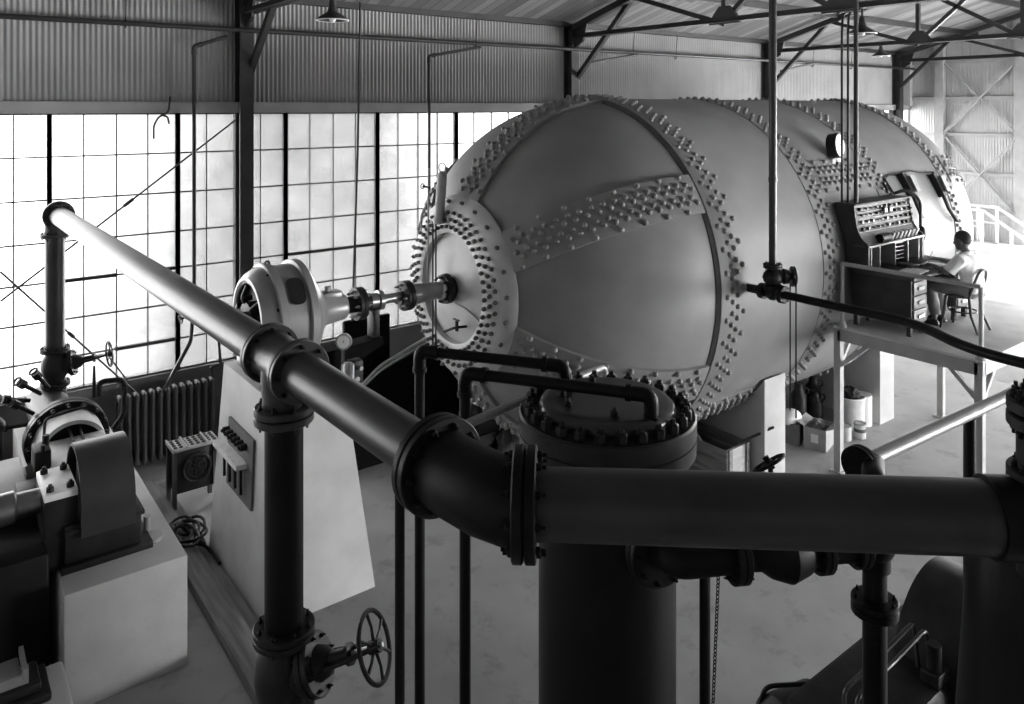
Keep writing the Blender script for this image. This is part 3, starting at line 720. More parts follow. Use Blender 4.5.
b = MB(); b.torus((2.86, TY, TZ + .565), (1, .5, 0), .03, .01, 16, 6); part('lifting_eye', b, 'castiron', T)
copies('bolt', nutmesh(.016, .02), 'castiron', T, [((2.795, TY - .53 * cos(2 * pi * (i + .5) / 8), TZ + .53 * sin(2 * pi * (i + .5) / 8)), (-1, 0, 0)) for i in range(8)])

T = thing('drive_shaft', 'bright drive shaft with flanged couplings between the motor and the tank', 'shaft', (4.4, TY, TZ - .2))
def sl(name, prof, m, n=28): b = MB(); b.lathe((0, TY, TZ), AX, prof, n); return part(name, b, m, T)
sl('shaft', [(3.7, .055), (4.98, .055)], 'shaftsteel')
c1 = sl('coupling', [(3.73, .08), (3.75, .09), (3.835, .09), (3.84, .18), (3.88, .18), (3.885, .17), (3.89, .18), (3.93, .18), (3.935, .1), (4.02, .095)], 'castiron')
sl('sleeve', [(4.0, .09), (4.11, .088), (4.12, .11), (4.17, .11), (4.175, .075)], 'shaftsteel')
c2 = sl('coupling', [(4.40, .08), (4.42, .09), (4.44, .17), (4.48, .17), (4.485, .16), (4.49, .17), (4.53, .17), (4.535, .1)], 'castiron')
sl('packing_gland', [(4.53, .11), (4.58, .12), (4.93, .095), (4.96, .13), (5.0, .13)], 'shaftsteel')
bm_ = boltmesh(.018, .12)
copies('bolt', bm_, 'galv', c1, [((3.885, TY + .137 * cos(2 * pi * i / 8), TZ + .137 * sin(2 * pi * i / 8)), AX) for i in range(8)])
copies('bolt', bm_, 'galv', c2, [((4.485, TY + .13 * cos(2 * pi * i / 8), TZ + .13 * sin(2 * pi * i / 8)), AX) for i in range(8)])
T = thing('bearing_bracket', 'dark bracket arm reaching from the pedestal to carry the drive shaft', 'bracket', (3.9, TY, 2.1))
b = MB(); b.bx(4.03, 4.11, TY - .08, TY + .08, 2.28, 2.60, .01); part('bearing_block', b, 'castiron', T)
b = MB(); b.prism([(3.44, TY - .1, 1.9), (3.44, TY - .1, 2.24), (4.14, TY - .1, 2.28), (4.14, TY - .1, 2.2)], (0, .2, 0)); part('arm', b, 'black', T)

# terminal panel hung on the pedestal
def onped(y, z): return V((2.555 + .075 * z / 2.1 - .003, y, z))
T = thing('terminal_panel', 'small dark panel with a row of pale terminals on the concrete pedestal', 'panel', (2.58, 7.8, .95))
n = V((-1, 0, .036)).normalized()
b = MB(); b.prism([onped(7.48, .94), onped(8.22, .94), onped(8.22, 1.62), onped(7.48, 1.62)], n * .025); part('board', b, 'apron', T)
b = MB(); b.prism([onped(7.62, 1.30) + n * .025, onped(8.36, 1.30) + n * .025, onped(8.36, 1.35) + n * .025, onped(7.62, 1.35) + n * .025], n * .11); part('shelf', b, 'label', T)
for i in range(6):
    b = MB(); q = onped(7.66 + .105 * i, 1.50) + n * .02; b.cyl(q, q + n * .07, .034, None, 10); b.cyl(q + n * .07, q + n * .09, .018, None, 8); part('fuse', b, 'panel', T)
for i in range(4):
    b = MB(); q = onped(7.70 + .17 * i, 1.29) + n * .06; b.bar(q, q - Z * .27, .02, .025, n); part('terminal_lead', b, 'panel', T)
# dark board, gauge and switch box behind the pedestal
T = thing('control_board', 'dark upright control board below the drive shaft near the window wall', 'board', (4.97, 9.75, 0))
b = MB(); b.bx(4.62, 5.31, 9.74, 9.80, .1, 1.93, .005); part('board', b, 'black', T)
for x in (4.66, 5.27): b = MB(); b.bar((x, 9.83, 0), (x, 9.83, 1.9), .05, .05); part('leg', b, 'struct', T)
T = thing('pressure_gauge', 'small round white-faced gauge between the motor and the dark board', 'gauge', (3.62, 7.62, 0))
g = V((-.62, -.78, .1)).normalized(); gc = V((3.60, 7.62, 2.36))
b = MB(); b.lathe(gc - g * .03, g, [(0, .06), (.0, .085), (.04, .085), (.045, .07)], 28); part('case', b, 'galv', T)
b = MB(); b.lathe(gc + g * .016, g, [(0, 0), (0, .066), (.004, .066)], 28); d = part('dial', b, 'dial', T)
b = MB(); b.bar(gc + g * .023 - Z * .01, gc + g * .023 + V((.02, 0, .04)), .006, .004, g); part('pointer', b, 'iron', d)
b = MB(); b.bar((3.60, 7.66, 2.0), (3.60, 7.66, 2.3), .04, .04); b.bar((3.44, 7.66, 2.02), (3.62, 7.66, 2.02), .04, .04); part('bracket', b, 'panel', T)
T = thing('switch_box', 'small switch box with pale open cover in front of the gauge post', 'box', (3.62, 7.2, 1.9))
b = MB(); b.bx(3.50, 3.62, 7.2, 7.32, 2.04, 2.27, .008); part('box', b, 'panel', T)
b = MB(); b.prism([(3.36, 7.16, 2.0), (3.47, 7.2, 2.0), (3.47, 7.2, 2.28), (3.42, 7.19, 2.29), (3.38, 7.17, 2.27)], (-.01, .012, 0)); b.bx(3.465, 3.48, 7.12, 7.2, 2.0, 2.28); part('cover', b, 'label', T)
b = MB(); b.cyl((3.54, 7.2, 2.10), (3.54, 7.16, 2.10), .025, None, 12); b.cyl((3.58, 7.2, 2.2), (3.58, 7.16, 2.2), .022, None, 12); part('knob', b, 'galv', T)
b = MB(); b.bar((3.56, 7.28, 1.9), (3.56, 7.28, 2.05), .04, .04); b.bar((3.4, 7.34, 1.92), (3.56, 7.28, 1.92), .04, .04); part('bracket', b, 'panel', T)

# dark sheeted machine under the shaft with pale cables along its top edge
b = MB(); b.prism([(4.45, 9.45, 0), (6.3, 9.45, 0), (6.3, 9.45, .93), (5.9, 9.45, 1.46), (5.76, 9.45, 1.49), (4.9, 9.45, 1.20), (4.55, 9.45, .95), (4.45, 9.45, .7)], (0, .24, 0))  # right end drawn out to stand for the dark shade under the dome
solo('machine_cover', b, 'black', 'dark sheet-metal machine cover with a sloping top left of the tank end', 'cover')
T = thing('cable_bundle', 'pale cables laid along the sloping edge of the dark machine cover', 'cable', (5.1, 9.42, .7))
for k, (dy, dz) in enumerate(((0, 0), (.03, .03), (.012, .06))):
    b = MB(); b.tube([(4.42, 9.41 + dy, .70 + dz), (4.62, 9.43 + dy, 1.03 + dz * .5), (5.0, 9.44 + dy, 1.28 + dz), (5.75, 9.46 + dy, 1.52 + dz), (6.0, 9.5 + dy, 1.62 + dz), (6.15, 9.55, 1.72 + dz)], .016, 8, .1); part('cable', b, 'cablelight', T)
T = thing('small_motor', 'small dark barrel-shaped motor on the floor below the front end of the tank', 'motor', (6.3, 8.87, 0))
b = MB(); b.lathe((6.10, 8.90, .50), (1, -.25, 0), [(0, .08), (.01, .18), (.06, .22), (.36, .22), (.42, .18), (.43, .07), (.5, .035)], 32); part('housing', b, 'hood', T)
b = MB(); b.bx(6.10, 6.5, 8.68, 9.0, 0, .34, .01); part('foot', b, 'panel', T)
b = MB(); b.lathe((5.98, 8.93, .50), (1, -.25, 0), [(0, .06), (.0, .15), (.08, .15), (.08, .06)], 24); part('pulley', b, 'castiron', T)
def heap(c, sx, sy, sz, seed, n=30, m=16):
    rnd = random.Random(seed); ph = [rnd.uniform(0, 6.28) for _ in range(8)]; b = MB(); vs = []; fs = []
    for j in range(m + 1):
        t = pi / 2 * j / m
        for i in range(n):
            a = 2 * pi * i / n
            k = 1 + .14 * sin(3 * a + ph[0] + 4 * t) + .11 * sin(5 * a + ph[1] - 6 * t) + .09 * sin(9 * a + ph[2] + 9 * t) + .06 * sin(13 * a + ph[3] - 13 * t)
            vs.append((c[0] + sx * cos(t) * cos(a) * k, c[1] + sy * cos(t) * sin(a) * k, c[2] + sz * sin(t) * (1 + .15 * sin(4 * a + ph[4]) * cos(t) + .1 * sin(7 * a + ph[5]) * cos(t))))
    for j in range(m):
        for i in range(n): fs.append((j * n + i, j * n + (i + 1) % n, (j + 1) * n + (i + 1) % n, (j + 1) * n + i))
    fs.append(tuple(reversed(range(n)))); b.add(vs, fs); return b
solo('canvas_heap', heap((6.72, 8.55, 0), .34, .26, .50, 5), 'canvas', 'crumpled dark canvas heaped on the floor below the tank end', 'canvas')

# vertical sight tube on the end ring of the tank, with its small valves and lines
T = thing('sight_tube', 'short upright metal tube clamped above the end ring of the tank', 'tube', (5.06, 8.12, 3.45))
ax0, ax1 = V((5.05, 8.03, 3.46)), V((5.06, 7.97, 4.02))
b = MB(); b.cyl(ax0, ax1, .06, None, 20); b.cyl(ax0 - Z * .02, ax0 + Z * .05, .075, None, 16); b.sph(ax1, .06, 14, 8); part('tube', b, 'beam', T)
b = MB(); b.torus(ax1 + Z * .1, (1, .3, 0), .055, .008, 20, 6); part('loop', b, 'galv', T)
b = MB(); b.tube([(5.03, 8.23, 4.1), (5.03, 8.24, 3.7), (5.02, 8.4, 3.5), (5.03, 8.42, 3.3)], .014, 8, .08); b.tube([(5.02, 8.22, 4.05), (5.02, 8.25, 2.6)], .01, 8); part('line', b, 'cablelight', T)
b = MB(); b.cyl((5.03, 8.2, 3.86), (5.0, 8.32, 3.87), .014, None, 8); b.torus((5.0, 8.33, 3.87), (-.2, 1, 0), .03, .007, 14, 6); part('cock', b, 'castiron', T)
for dx in (0, 1):
    y = 8.02 + .07 * dx
    pipe(('inner' if dx else 'outer') + ' of two thin upright rods standing before the round end cover', [(5.0, y, 1.9), (5.0, y, 3.46)], .01, 'castiron', 0, 'thin_rod', group='rods before the end cover')
T = thing('drain_cock', 'small drain cock on the lower part of the round end cover', 'valve', (5.0, 7.62, 2.2))
b = MB(); b.tube([(5.14, 7.56, 2.27), (5.0, 7.60, 2.27), (4.95, 7.75, 2.2)], .016, 8, .04); part('spout', b, 'castiron', T)
b = MB(); b.cyl((5.02, 7.59, 2.23), (5.02, 7.59, 2.35), .02, None, 8); b.bar((5.02, 7.54, 2.36), (5.02, 7.66, 2.36), .02, .015); part('tap', b, 'castiron', T)

# ================================================================== LEFT: COMPRESSOR, BLOCKS, WINDOW-SIDE ITEMS
b = MB(); b.bx(.93, 1.87, 7.06, 11.2, 0, .96, .012)
solo('machine_block', b, 'concrete', 'tall pale concrete block carrying the compressor, lower left', 'block')
CX, CZ = 1.27, 1.33
T = thing('air_compressor', 'compressor with a ringed cylinder and dark curved belt guard on the left concrete block', 'machine', (1.35, 8.5, .96))
YA = V((0, 1, 0))
b = MB(); b.lathe((CX, 0, 1.20), YA, [(9.5, .24), (10.3, .235), (11.1, .23), (11.12, .2)], 48); b.lathe((PA.x, PA.y, 1.2), Z, [(0, .14), (.26, .12)], 24); part('cylinder', b, 'castiron', T)
b = MB(); b.lathe((CX, 0, CZ), YA, [(9.36, .39), (9.37, .40), (9.43, .40), (9.435, .38), (9.445, .38), (9.45, .40), (9.53, .40)], 56); fl = part('cylinder_flange', b, 'castiron', T)
copies('stud', nutmesh(.027, .045, .04, 'stud'), 'castiron', fl, [((CX + .365 * cos(2 * pi * i / 16), 9.36, CZ + .365 * sin(2 * pi * i / 16)), (0, -1, 0)) for i in range(16)])
b = MB(); b.tubeprof((CX, 0, CZ), YA, [(9.0, .28), (9.0, .32), (9.36, .33), (9.36, .28), (9.0, .28)], 48); part('distance_piece', b, 'casing', T)
b = MB(); b.lathe((CX, 0, CZ), YA, [(9.1, 0), (9.1, .28), (9.2, .28)], 40); part('cylinder_head', b, 'castiron', T)
b = MB(); b.bx(.98, 1.55, 8.25, 9.0, .96, 1.50, .03); part('crosshead_casing', b, 'casing', T)
for x in (1.24, 1.33): b = MB(); b.tube([(x, 9.1, 1.56), (x - .005, 8.6, 1.515), (x - .01, 8.27, 1.515)], .014, 8); part('guide_rod', b, 'castiron', T)
b = MB(); b.tube([(1.0, 8.95, 1.44), (1.02, 9.0, 1.73), (1.35, 8.97, 1.78)], .014, 8, .05); part('oil_line', b, 'castiron', T)
# belt guard
n = 20; hr = .43; hy, hz = 7.8, 1.43; P = [(1.10, 7.37, 1.22)] + [(1.10, hy - hr * cos(pi * i / n), hz + hr * sin(pi * i / n)) for i in range(n + 1)] + [(1.10, hy + hr, 1.22)]
Q = [(1.10, hy + (hr - .03) * cos(pi * i / n), hz + (hr - .03) * sin(pi * i / n)) for i in range(n + 1)]
b = MB(); b.prism([(1.10, hy - hr, 1.22)] + P[1:-1] + [(1.10, hy + hr, 1.22), (1.10, hy + hr - .03, 1.22)] + Q + [(1.10, hy - hr + .03, 1.22)], (.42, 0, 0)); part('belt_guard', b, 'hood', T)
b = MB(); b.lathe((1.16, hy, 1.45), AX, [(0, .06), (.0, .30), (.02, .36), (.3, .36), (.32, .3), (.32, .06)], 48); part('flywheel', b, 'castiron', T)
b = MB(); b.prism([(1.125, hy - .33, 1.5), (1.125, hy + .02, 1.83), (1.125, hy - .27, 1.72)], (.02, 0, 0)); part('guard_web', b, 'galv', T)
b = MB(); b.bx(.98, 1.58, 7.42, 8.22, .99, 1.33, .02); b.bx(.95, 1.66, 7.36, 8.24, .96, 1.02, .008); b.bx(.98, 1.60, 7.40, 8.23, 1.26, 1.30, .006); part('crank_case', b, 'castiron', T)
b = MB(); b.cyl((1.68, 7.50, .96), (1.68, 7.50, 1.0), .09, None, 16); b.cyl((1.66, 7.60, .98), (1.66, 7.60, 1.14), .03, None, 12); part('drain_plug', b, 'galv', T)
b = MB(); b.bx(.84, 1.09, 7.46, 8.02, .97, 1.56, .015); part('bearing_block', b, 'castiron', T)
b = MB(); b.bx(.84, 1.09, 7.46, 8.02, 1.56, 1.62, .008); cap = part('bearing_cap', b, 'white', T)
copies('bolt', nutmesh(.032, .04, .02), 'castiron', cap, [((x, y, 1.62), Z) for x in (.89, 1.04) for y in (7.53, 7.93)])
b = MB(); b.lathe((-1.6, 7.74, 1.48), AX, [(0, .10), (1.7, .10), (1.72, .13), (2.25, .13), (2.27, .105), (2.46, .10)], 32); part('shaft', b, 'shaftsteel', T)
b = MB(); b.bx(.86, 1.0, 8.35, 8.62, 1.42, 1.66, .02); b.cyl((.93, 8.34, 1.66), (.93, 8.34, 1.72), .02, None, 8); b.cyl((.97, 8.5, 1.66), (.97, 8.5, 1.75), .03, None, 8); part('lubricator', b, 'panel', T)
b = MB(); b.bar((.9, 8.3, 1.0), (.82, 8.5, 1.5), .06, .04); b.bar((1.0, 8.2, 1.2), (.92, 8.55, 1.62), .05, .04); part('linkage', b, 'galv', T)
for i, (p, q) in enumerate((((.98, 9.55, 1.62), (.80, 9.5, 1.78)), ((.95, 9.6, 1.75), (.72, 9.55, 1.83)), ((1.05, 9.6, 1.8), (.86, 9.5, 1.98)), ((.93, 9.6, 1.5), (.70, 9.6, 1.52)), ((1.12, 9.6, 1.85), (1.0, 9.55, 2.03)))):
    b = MB(); b.cyl(p, q, .022, None, 8); d = (V(q) - V(p)).normalized(); b.cyl(V(q) - d * .05, V(q) + d * .02, .045, None, 8); b.torus(V(q) + d * .05, d, .04, .012, 12, 6); part('valve_stem', b, 'castiron', T)
b = MB(); b.tube([(1.62, 9.7, 1.62), (1.62, 9.7, 1.78), (1.86, 9.6, 1.78), (1.86, 9.6, 1.4), (1.75, 9.6, 1.25)], .03, 10, .07, 6); part('relief_pipe', b, 'castiron', T)
b = MB(); b.cyl((1.58, 9.75, 1.6), (1.58, 9.75, 1.95), .025, .012, 8); part('grease_cup', b, 'castiron', T)

T = thing('steam_engine', 'dark engine bed with pale top cut off by the left edge of the photo', 'machine', (.1, 8.3, 0))
b = MB(); b.bx(-.9, .86, 7.3, 9.2, 0, 1.22, .03); part('bed', b, 'iron', T)
b = MB(); b.bx(-.9, .80, 8.1, 8.95, 1.26, 1.44, .02); part('cover', b, 'casing', T)
b = MB(); b.bx(.70, .92, 8.0, 8.3, .96, 1.46, .02); part('end_frame', b, 'castiron', T)
for (x, y) in ((.35, 9.3), (.62, 9.5), (.1, 9.4)):
    b = MB(); b.cyl((x, y, 1.0), (x, y, 1.55), .09, None, 14); b.sph((x, y, 1.58), .11, 14, 8); b.torus((x - .12, y, 1.5), (0, 1, 0), .1, .015, 16, 6); part('oil_pot', b, 'castiron', T)
b = MB(); b.bx(-.9, .3, 9.25, 9.55, 0, 1.1); part('frame', b, 'castiron', T)

b = MB(); b.bx(-.7, .90, 5.9, 6.92, 0, .55, .02)
solo('machine_plinth', b, 'concrete', 'low pale concrete plinth in the lower left corner', 'block')
T = thing('bearing_pedestal', 'small dark bearing casting on the low plinth in the lower left corner', 'bearing', (.45, 6.75, .55))
b = MB(); b.bx(-.1, .78, 6.48, 6.88, .55, .61, .02); b.bx(0, .72, 6.54, 6.84, .61, .68, .02); part('sole_plate', b, 'castiron', T)
for x in (.34, .62): b = MB(); b.bar((x, 6.55, .78), (x, 6.85, .78), .03, .06); b.bar((x, 6.6, .68), (x, 6.6, .8), .03, .05); part('cheek', b, 'galv', T)
b = MB(); b.bx(.36, .60, 6.58, 6.82, .68, .76, .01); part('pad', b, 'galv', T)
b = MB(); b.bx(.16, .30, 6.6, 6.82, .68, .84, .02); part('pad', b, 'galv', T)

# radiator below the window
T = thing('radiator', 'dark cast-iron column radiator below the window sill', 'radiator', (2.74, 11.3, 0))
for i in range(13):
    x = 2.13 + .098 * i; b = MB()
    for y in (11.22, 11.36): b.cyl((x, y, .12), (x, y, .96), .030, None, 10)
    b.tube([(x, 11.22, .93), (x, 11.22, 1.0), (x, 11.36, 1.0), (x, 11.36, .93)], .034, 10, .05); b.tube([(x, 11.22, .15), (x, 11.22, .09), (x, 11.36, .09), (x, 11.36, .15)], .034, 10, .05)
    if i in (0, 12):
        for y in (11.22, 11.36): b.cyl((x, y, 0), (x, y, .12), .025, .03, 8)
    part('section', b, 'radiator', T)
b = MB()
for z in (.14, .93): b.cyl((2.08, 11.29, z), (3.36, 11.29, z), .028, None, 10)
part('connecting_nipple', b, 'radiator', T)

# rheostat, floor planks, cable
T = thing('rheostat', 'low dark rheostat frame with a perforated pale top beside the radiator', 'rheostat', (2.68, 9.92, 0))
b = MB(); b.box((2.685, 9.92, .745), (.55, .33, .03), bev=.004); tp_ = part('top_tray', b, 'galv', T)
me = MB().cyl((0, 0, 0), (0, 0, .012), .022, None, 8).mesh('contact', smooth=30)
copies('contact', me, 'panel', tp_, [((2.46 + .065 * i, 9.82 + .07 * j, .758), Z) for i in range(8) for j in range(4)])
for x in (2.42, 2.58, 2.82): b = MB(); b.bar((x, 9.75, .77), (x, 10.1, .77), .02, .02); part('rib', b, 'galv', T)
for x in (2.44, 2.93):
    for y in (9.78, 10.06): b = MB(); b.bar((x, y, 0), (x, y, .73), .045, .045); part('leg', b, 'struct', T)
b = MB(); b.bx(2.46, 2.91, 9.82, 10.04, .2, .7, .01); part('coil_case', b, 'panel', T)
b = MB(); b.torus((2.70, 9.79, .48), (0, 1, 0), .16, .02, 30, 8); b.torus((2.70, 9.79, .48), (0, 1, 0), .11, .008, 26, 6)
for i in range(4): b.bar((2.70 - .16 * cos(i * pi / 4), 9.79, .48 - .16 * sin(i * pi / 4)), (2.70 + .16 * cos(i * pi / 4), 9.79, .48 + .16 * sin(i * pi / 4)), .014, .014)
part('handwheel', b, 'panel', T)
for k, (x0, x1, z, lab) in enumerate(((2.17, 2.40, .12, 'wide grey timber plank on the floor left of the pedestal'), (2.415, 2.535, .05, 'narrow low plank lying between the wide plank and the pedestal'))):
    b = MB(); b.bx(x0, x1, 5.7, 10.6, 0, z, .006); solo('timber_plank', b, 'wood', lab, 'plank', 'planks on the floor')
T = thing('cable_coil', 'tangle of black cable lying over the floor plank', 'cable', (2.4, 9.25, .12))
rnd = random.Random(11)
for k in range(7):
    P = []; cx, cy = 2.36 + rnd.uniform(-.1, .12), 9.4 - .06 * k; ra = rnd.uniform(.08, .17)
    for i in range(14):
        a = 2 * pi * i / 14; P.append((cx + ra * cos(a), cy - .25 + ra * 1.6 * sin(a), .145 + .02 * sin(2 * a + k) + .012 * k))
    b = MB(); b.tube(P, .016, 8, closed=True); part('loop', b, 'cable', T)
b = MB(); b.tube([(2.38, 8.8, .16), (2.44, 8.70, .15), (2.50, 8.74, .08), (2.52, 9.0, .07)], .018, 8, .06); part('cable_end', b, 'cable', T)
b = MB(); b.tube([(2.36, 8.7, .16), (2.45, 8.62, .15), (2.51, 8.55, .08), (2.52, 8.3, .07)], .018, 8, .06); part('cable_end', b, 'cable', T)

# pipes and rods on the window wall
HY = 11.28
T = thing('heating_main', 'long thin pipe running high along the corrugated wall', 'pipe', (9, HY, 5.9), 'pipes on the corrugated wall')
b = MB(); b.cyl((XF + .1, HY, 5.95), (24.2, HY, 6.03), .036, None, 12); part('tube', b, 'pipe', T)
for x in (2.2, 7.86, 11.85, 13.2, 18.6, 20.5):
    b = MB(); b.tube([(x, HY, 5.9), (x, HY - .05, 6.4), (x, HY, 6.5)], .008, 6); b.torus((x, HY, 5.97), AX, .045, .01, 16, 6); part('hanger', b, 'struct', T)
def wallpipe(lab, pts, joints, r=.028):
    return pipe(lab, pts, r, 'pipe', .07, 'wall_pipe', joints, 'pipes on the corrugated wall', 10)
wallpipe('branch pipe dropping past the window to a valve above the radiator', [(3.5, HY - .07, 5.86), (3.06, HY - .05, 5.70), (3.06, HY - .05, 2.3), (3.02, HY - .05, 1.62), (2.74, HY - .04, 1.12), (2.70, HY, 1.0)], (1,))
wallpipe('branch pipe dropping past the window just left of the tank', [(7.9, HY - .08, 5.92), (6.87, HY - .05, 5.72), (6.87, HY - .05, .3)], (1,))
wallpipe('short branch pipe sloping back to the column above the tank', [(11.9, HY - .08, 5.95), (10.55, HY - .05, 5.74)], ())
wallpipe('short branch pipe sloping back to the column behind the tall thin pipe', [(18.4, HY - .08, 5.98), (17.1, HY - .05, 5.76)], ())
wallpipe('low bent return pipe beside the radiator valve under the window', [(3.36, HY, .95), (3.30, HY, 1.18), (3.42, HY - .05, 1.2), (3.36, HY - .05, 1.95), (3.2, HY - .05, 2.05)], (1, 2), .02)
T = thing('radiator_valve', 'small valve with a round handle on the branch pipe above the radiator', 'valve', (3.05, HY - .05, 1.9))
b = MB(); b.cyl((3.055, HY - .05, 1.85), (3.06, HY - .05, 2.35), .045, None, 12); b.sph((3.06, HY - .05, 2.05), .06, 12, 8); part('body', b, 'castiron', T)
b = MB(); b.cyl((3.0, HY - .07, 1.98), (2.86, HY - .12, 1.95), .016, None, 8); b.torus((2.86, HY - .12, 1.95), (1, .3, .2), .05, .01, 16, 6); part('handle', b, 'castiron', T)
RY2 = 11.45
for p, q, lab in (((3.72, RY2, 4.68), (.82, RY2, 2.45), 'thin tie rod slanting from the column top across the left panes'),
                  ((.82, RY2, 2.82), (2.36, RY2, .98), 'thin tie rod slanting down behind the riser towards the radiator')):
    T = thing('tie_rod', lab, 'rod', q if q[2] < p[2] else p, 'tie rods across the windows'); b = MB(); b.cyl(p, q, .013, None, 8); part('rod', b, 'struct', T); b = MB(); b.cyl(V(p).lerp(V(q), .48), V(p).lerp(V(q), .52), .024, None, 8); part('turnbuckle', b, 'struct', T)
T = thing('vent_stay', 'slanted stay bar below the window sash beside the compressor valve', 'bar', (2.35, 11.42, 1.1))
b = MB(); b.bar((1.98, 11.42, 1.62), (2.28, 11.42, 1.12), .03, .02); part('bar', b, 'struct', T)
T = thing('window_cord', 'short looped cord hanging from the lintel over the left window', 'cord', (2.6, 11.45, 4.2))
b = MB(); b.tube([(2.80, 11.45, 5.0), (2.77, 11.42, 4.78), (2.64, 11.42, 4.72), (2.58, 11.42, 4.6), (2.58, 11.42, 4.42)], .014, 8, .05); b.tube([(2.70, 11.42, 4.74), (2.76, 11.42, 4.72), (2.78, 11.42, 4.62)], .014, 8, .03); part('cord', b, 'struct', T)
T = thing('wall_conduit', 'thin conduit hanging from the roof truss down to the dark control board', 'conduit', (4.75, 9.72, 1.9))
b = MB(); b.tube([(4.84, 9.72, 6.3), (4.80, 9.72, 4.2), (4.72, 9.72, 1.93)], .016, 8); part('conduit', b, 'struct', T)
# pendant lamps
def lamp(x, y, z, ztop, lab):
    T = thing('pendant_lamp', lab, 'lamp', (x, y, z), 'pendant lamps')
    b = MB(); b.cyl((x, y, z + .22), (x, y, ztop), .016, None, 8); part('stem', b, 'struct', T)
    b = MB(); b.tubeprof((x, y, z), Z, [(0, .185), (.012, .19), (.05, .14), (.10, .06), (.16, .045), (.24, .035), (.24, .0201), (.15, .03), (.095, .05), (.045, .13), (.004, .18), (0, .185)], 32); part('lamp_shade', b, 'struct', T)
    b = MB(); b.tubeprof((x, y, z - .004), Z, [(0, .186), (.010, .1915), (.014, .186), (.004, .18), (0, .186)], 32); part('shade_rim', b, 'white', T)
    b = MB(); b.sph((x, y, z + .02), .04, 14, 10, (1, 1, 1.2)); b.cyl((x, y, z + .05), (x, y, z + .16), .022, None, 10); part('bulb', b, 'white', T)
lamp(3.83, 8.40, 5.86, 6.2, 'dark pendant lamp hanging at the top left of the windows')
lamp(10.3, 5.50, 5.86, 6.2, 'larger of the two dark pendant lamps at the upper right')
lamp(16.9, 8.60, 5.98, 6.2, 'smaller, farther pendant lamp above the rear of the tank')

# ================================================================== PLATFORM, DESK, OPERATOR
DZ = 1.94; PX0, PX1, PY0, PY1 = 9.7, 12.85, 3.75, 5.58
T = thing('work_platform', 'raised steel-legged platform with a railing in front of the tank', 'platform', (11.2, 4.65, 0))
b = MB(); b.bx(PX0, PX1, PY0, PY1, DZ - .03, DZ, .004); part('deck', b, 'deck', T)
for p, q in (((PX0 + .03, PY0, DZ - .11), (PX0 + .03, PY1, DZ - .11)), ((PX1 - .03, PY0, DZ - .11), (PX1 - .03, PY1, DZ - .11)), ((PX0, PY0 + .03, DZ - .11), (PX1, PY0 + .03, DZ - .11)), ((PX0, PY1 - .03, DZ - .11), (PX1, PY1 - .03, DZ - .11))):
    b = MB(); b.bar(p, q, .05, .15); part('edge_beam', b, 'structlight', T)
for x in (PX0 + .05, PX1 - .1):
    for y in (PY0 + .05, PY1 - .05):
        b = MB(); b.bx(x - .045, x + .045, y - .045, y + .045, 0, DZ - .05); b.bx(x - .09, x + .09, y - .09, y + .09, 0, .02); part('leg', b, 'structlight', T)
for p, q in (((PX0 + .05, 4.15, DZ - .15), (PX0 + .05, PY0 + .06, 1.45)), ((PX0 + .05, 5.10, DZ - .15), (PX0 + .05, PY1 - .08, 1.42)), ((PX0 + .4, PY1 - .05, DZ - .15), (PX0 + .08, PY1 - .05, 1.42)), ((PX0 + .45, PY0 + .05, DZ - .15), (PX0 + .08, PY0 + .05, 1.42)), ((PX1 - .5, PY0 + .05, DZ - .15), (PX1 - .1, PY0 + .05, 1.42))):
    b = MB(); b.bar(p, q, .05, .05); part('knee_brace', b, 'structlight', T)
RZ = DZ + .84
for y in (PY0 + .03, PY1 - .11):
    b = MB(); b.cyl((PX0 + .03, y, DZ), (PX0 + .03, y, RZ), .027, None, 10); b.lathe((PX0 + .03, y, DZ), Z, [(0, .06), (.02, .06), (.08, .035)], 14); part('rail_post', b, 'structlight', T)
b = MB(); b.tube([(PX0 + .03, PY0 + .03, RZ), (PX0 + .03, PY1 - .11, RZ)], .027, 10); part('top_rail', b, 'structlight', T)
DX0, DX1, DY0, DY1, DT = 9.96, 11.62, 4.66, 5.48, 2.70
T = thing('office_desk', 'dark wooden desk with drawers on the platform, its end towards the camera', 'desk', (10.8, 5.07, DZ))
b = MB(); b.bx(DX0 - .03, DX1 + .03, DY0 - .03, DY1, DT - .045, DT, .008); part('desk_top', b, 'deskwood', T)
for x0, x1 in ((DX0, DX0 + .40), (DX1 - .40, DX1)):
    b = MB(); b.bx(x0, x1, DY0 + .02, DY1 - .02, DZ + .15, DT - .045, .004); part('pedestal', b, 'deskwood', T)
    for k in range(3):
        z0 = DZ + .17 + k * .178; b = MB(); b.bx(x0 + .03, x1 - .03, DY0 - .005, DY0 + .03, z0, z0 + .165, .005); d = part('drawer', b, 'deskfront', T)
        b = MB(); b.bx(x0 + .12, x1 - .12, DY0 - .025, DY0 - .004, z0 + .06, z0 + .105, .004); part('handle', b, 'label' if k == 0 else 'beam', d)
    for x in (x0 + .04, x1 - .04):
        for y in (DY0 + .06, DY1 - .06): b = MB(); b.bar((x, y, DZ), (x, y, DZ + .15), .055, .055); part('leg', b, 'deskwood', T)
b = MB(); b.bx(DX0 + .4, DX1 - .4, DY1 - .06, DY1 - .03, DZ + .25, DT - .05); part('back_panel', b, 'deskwood', T)
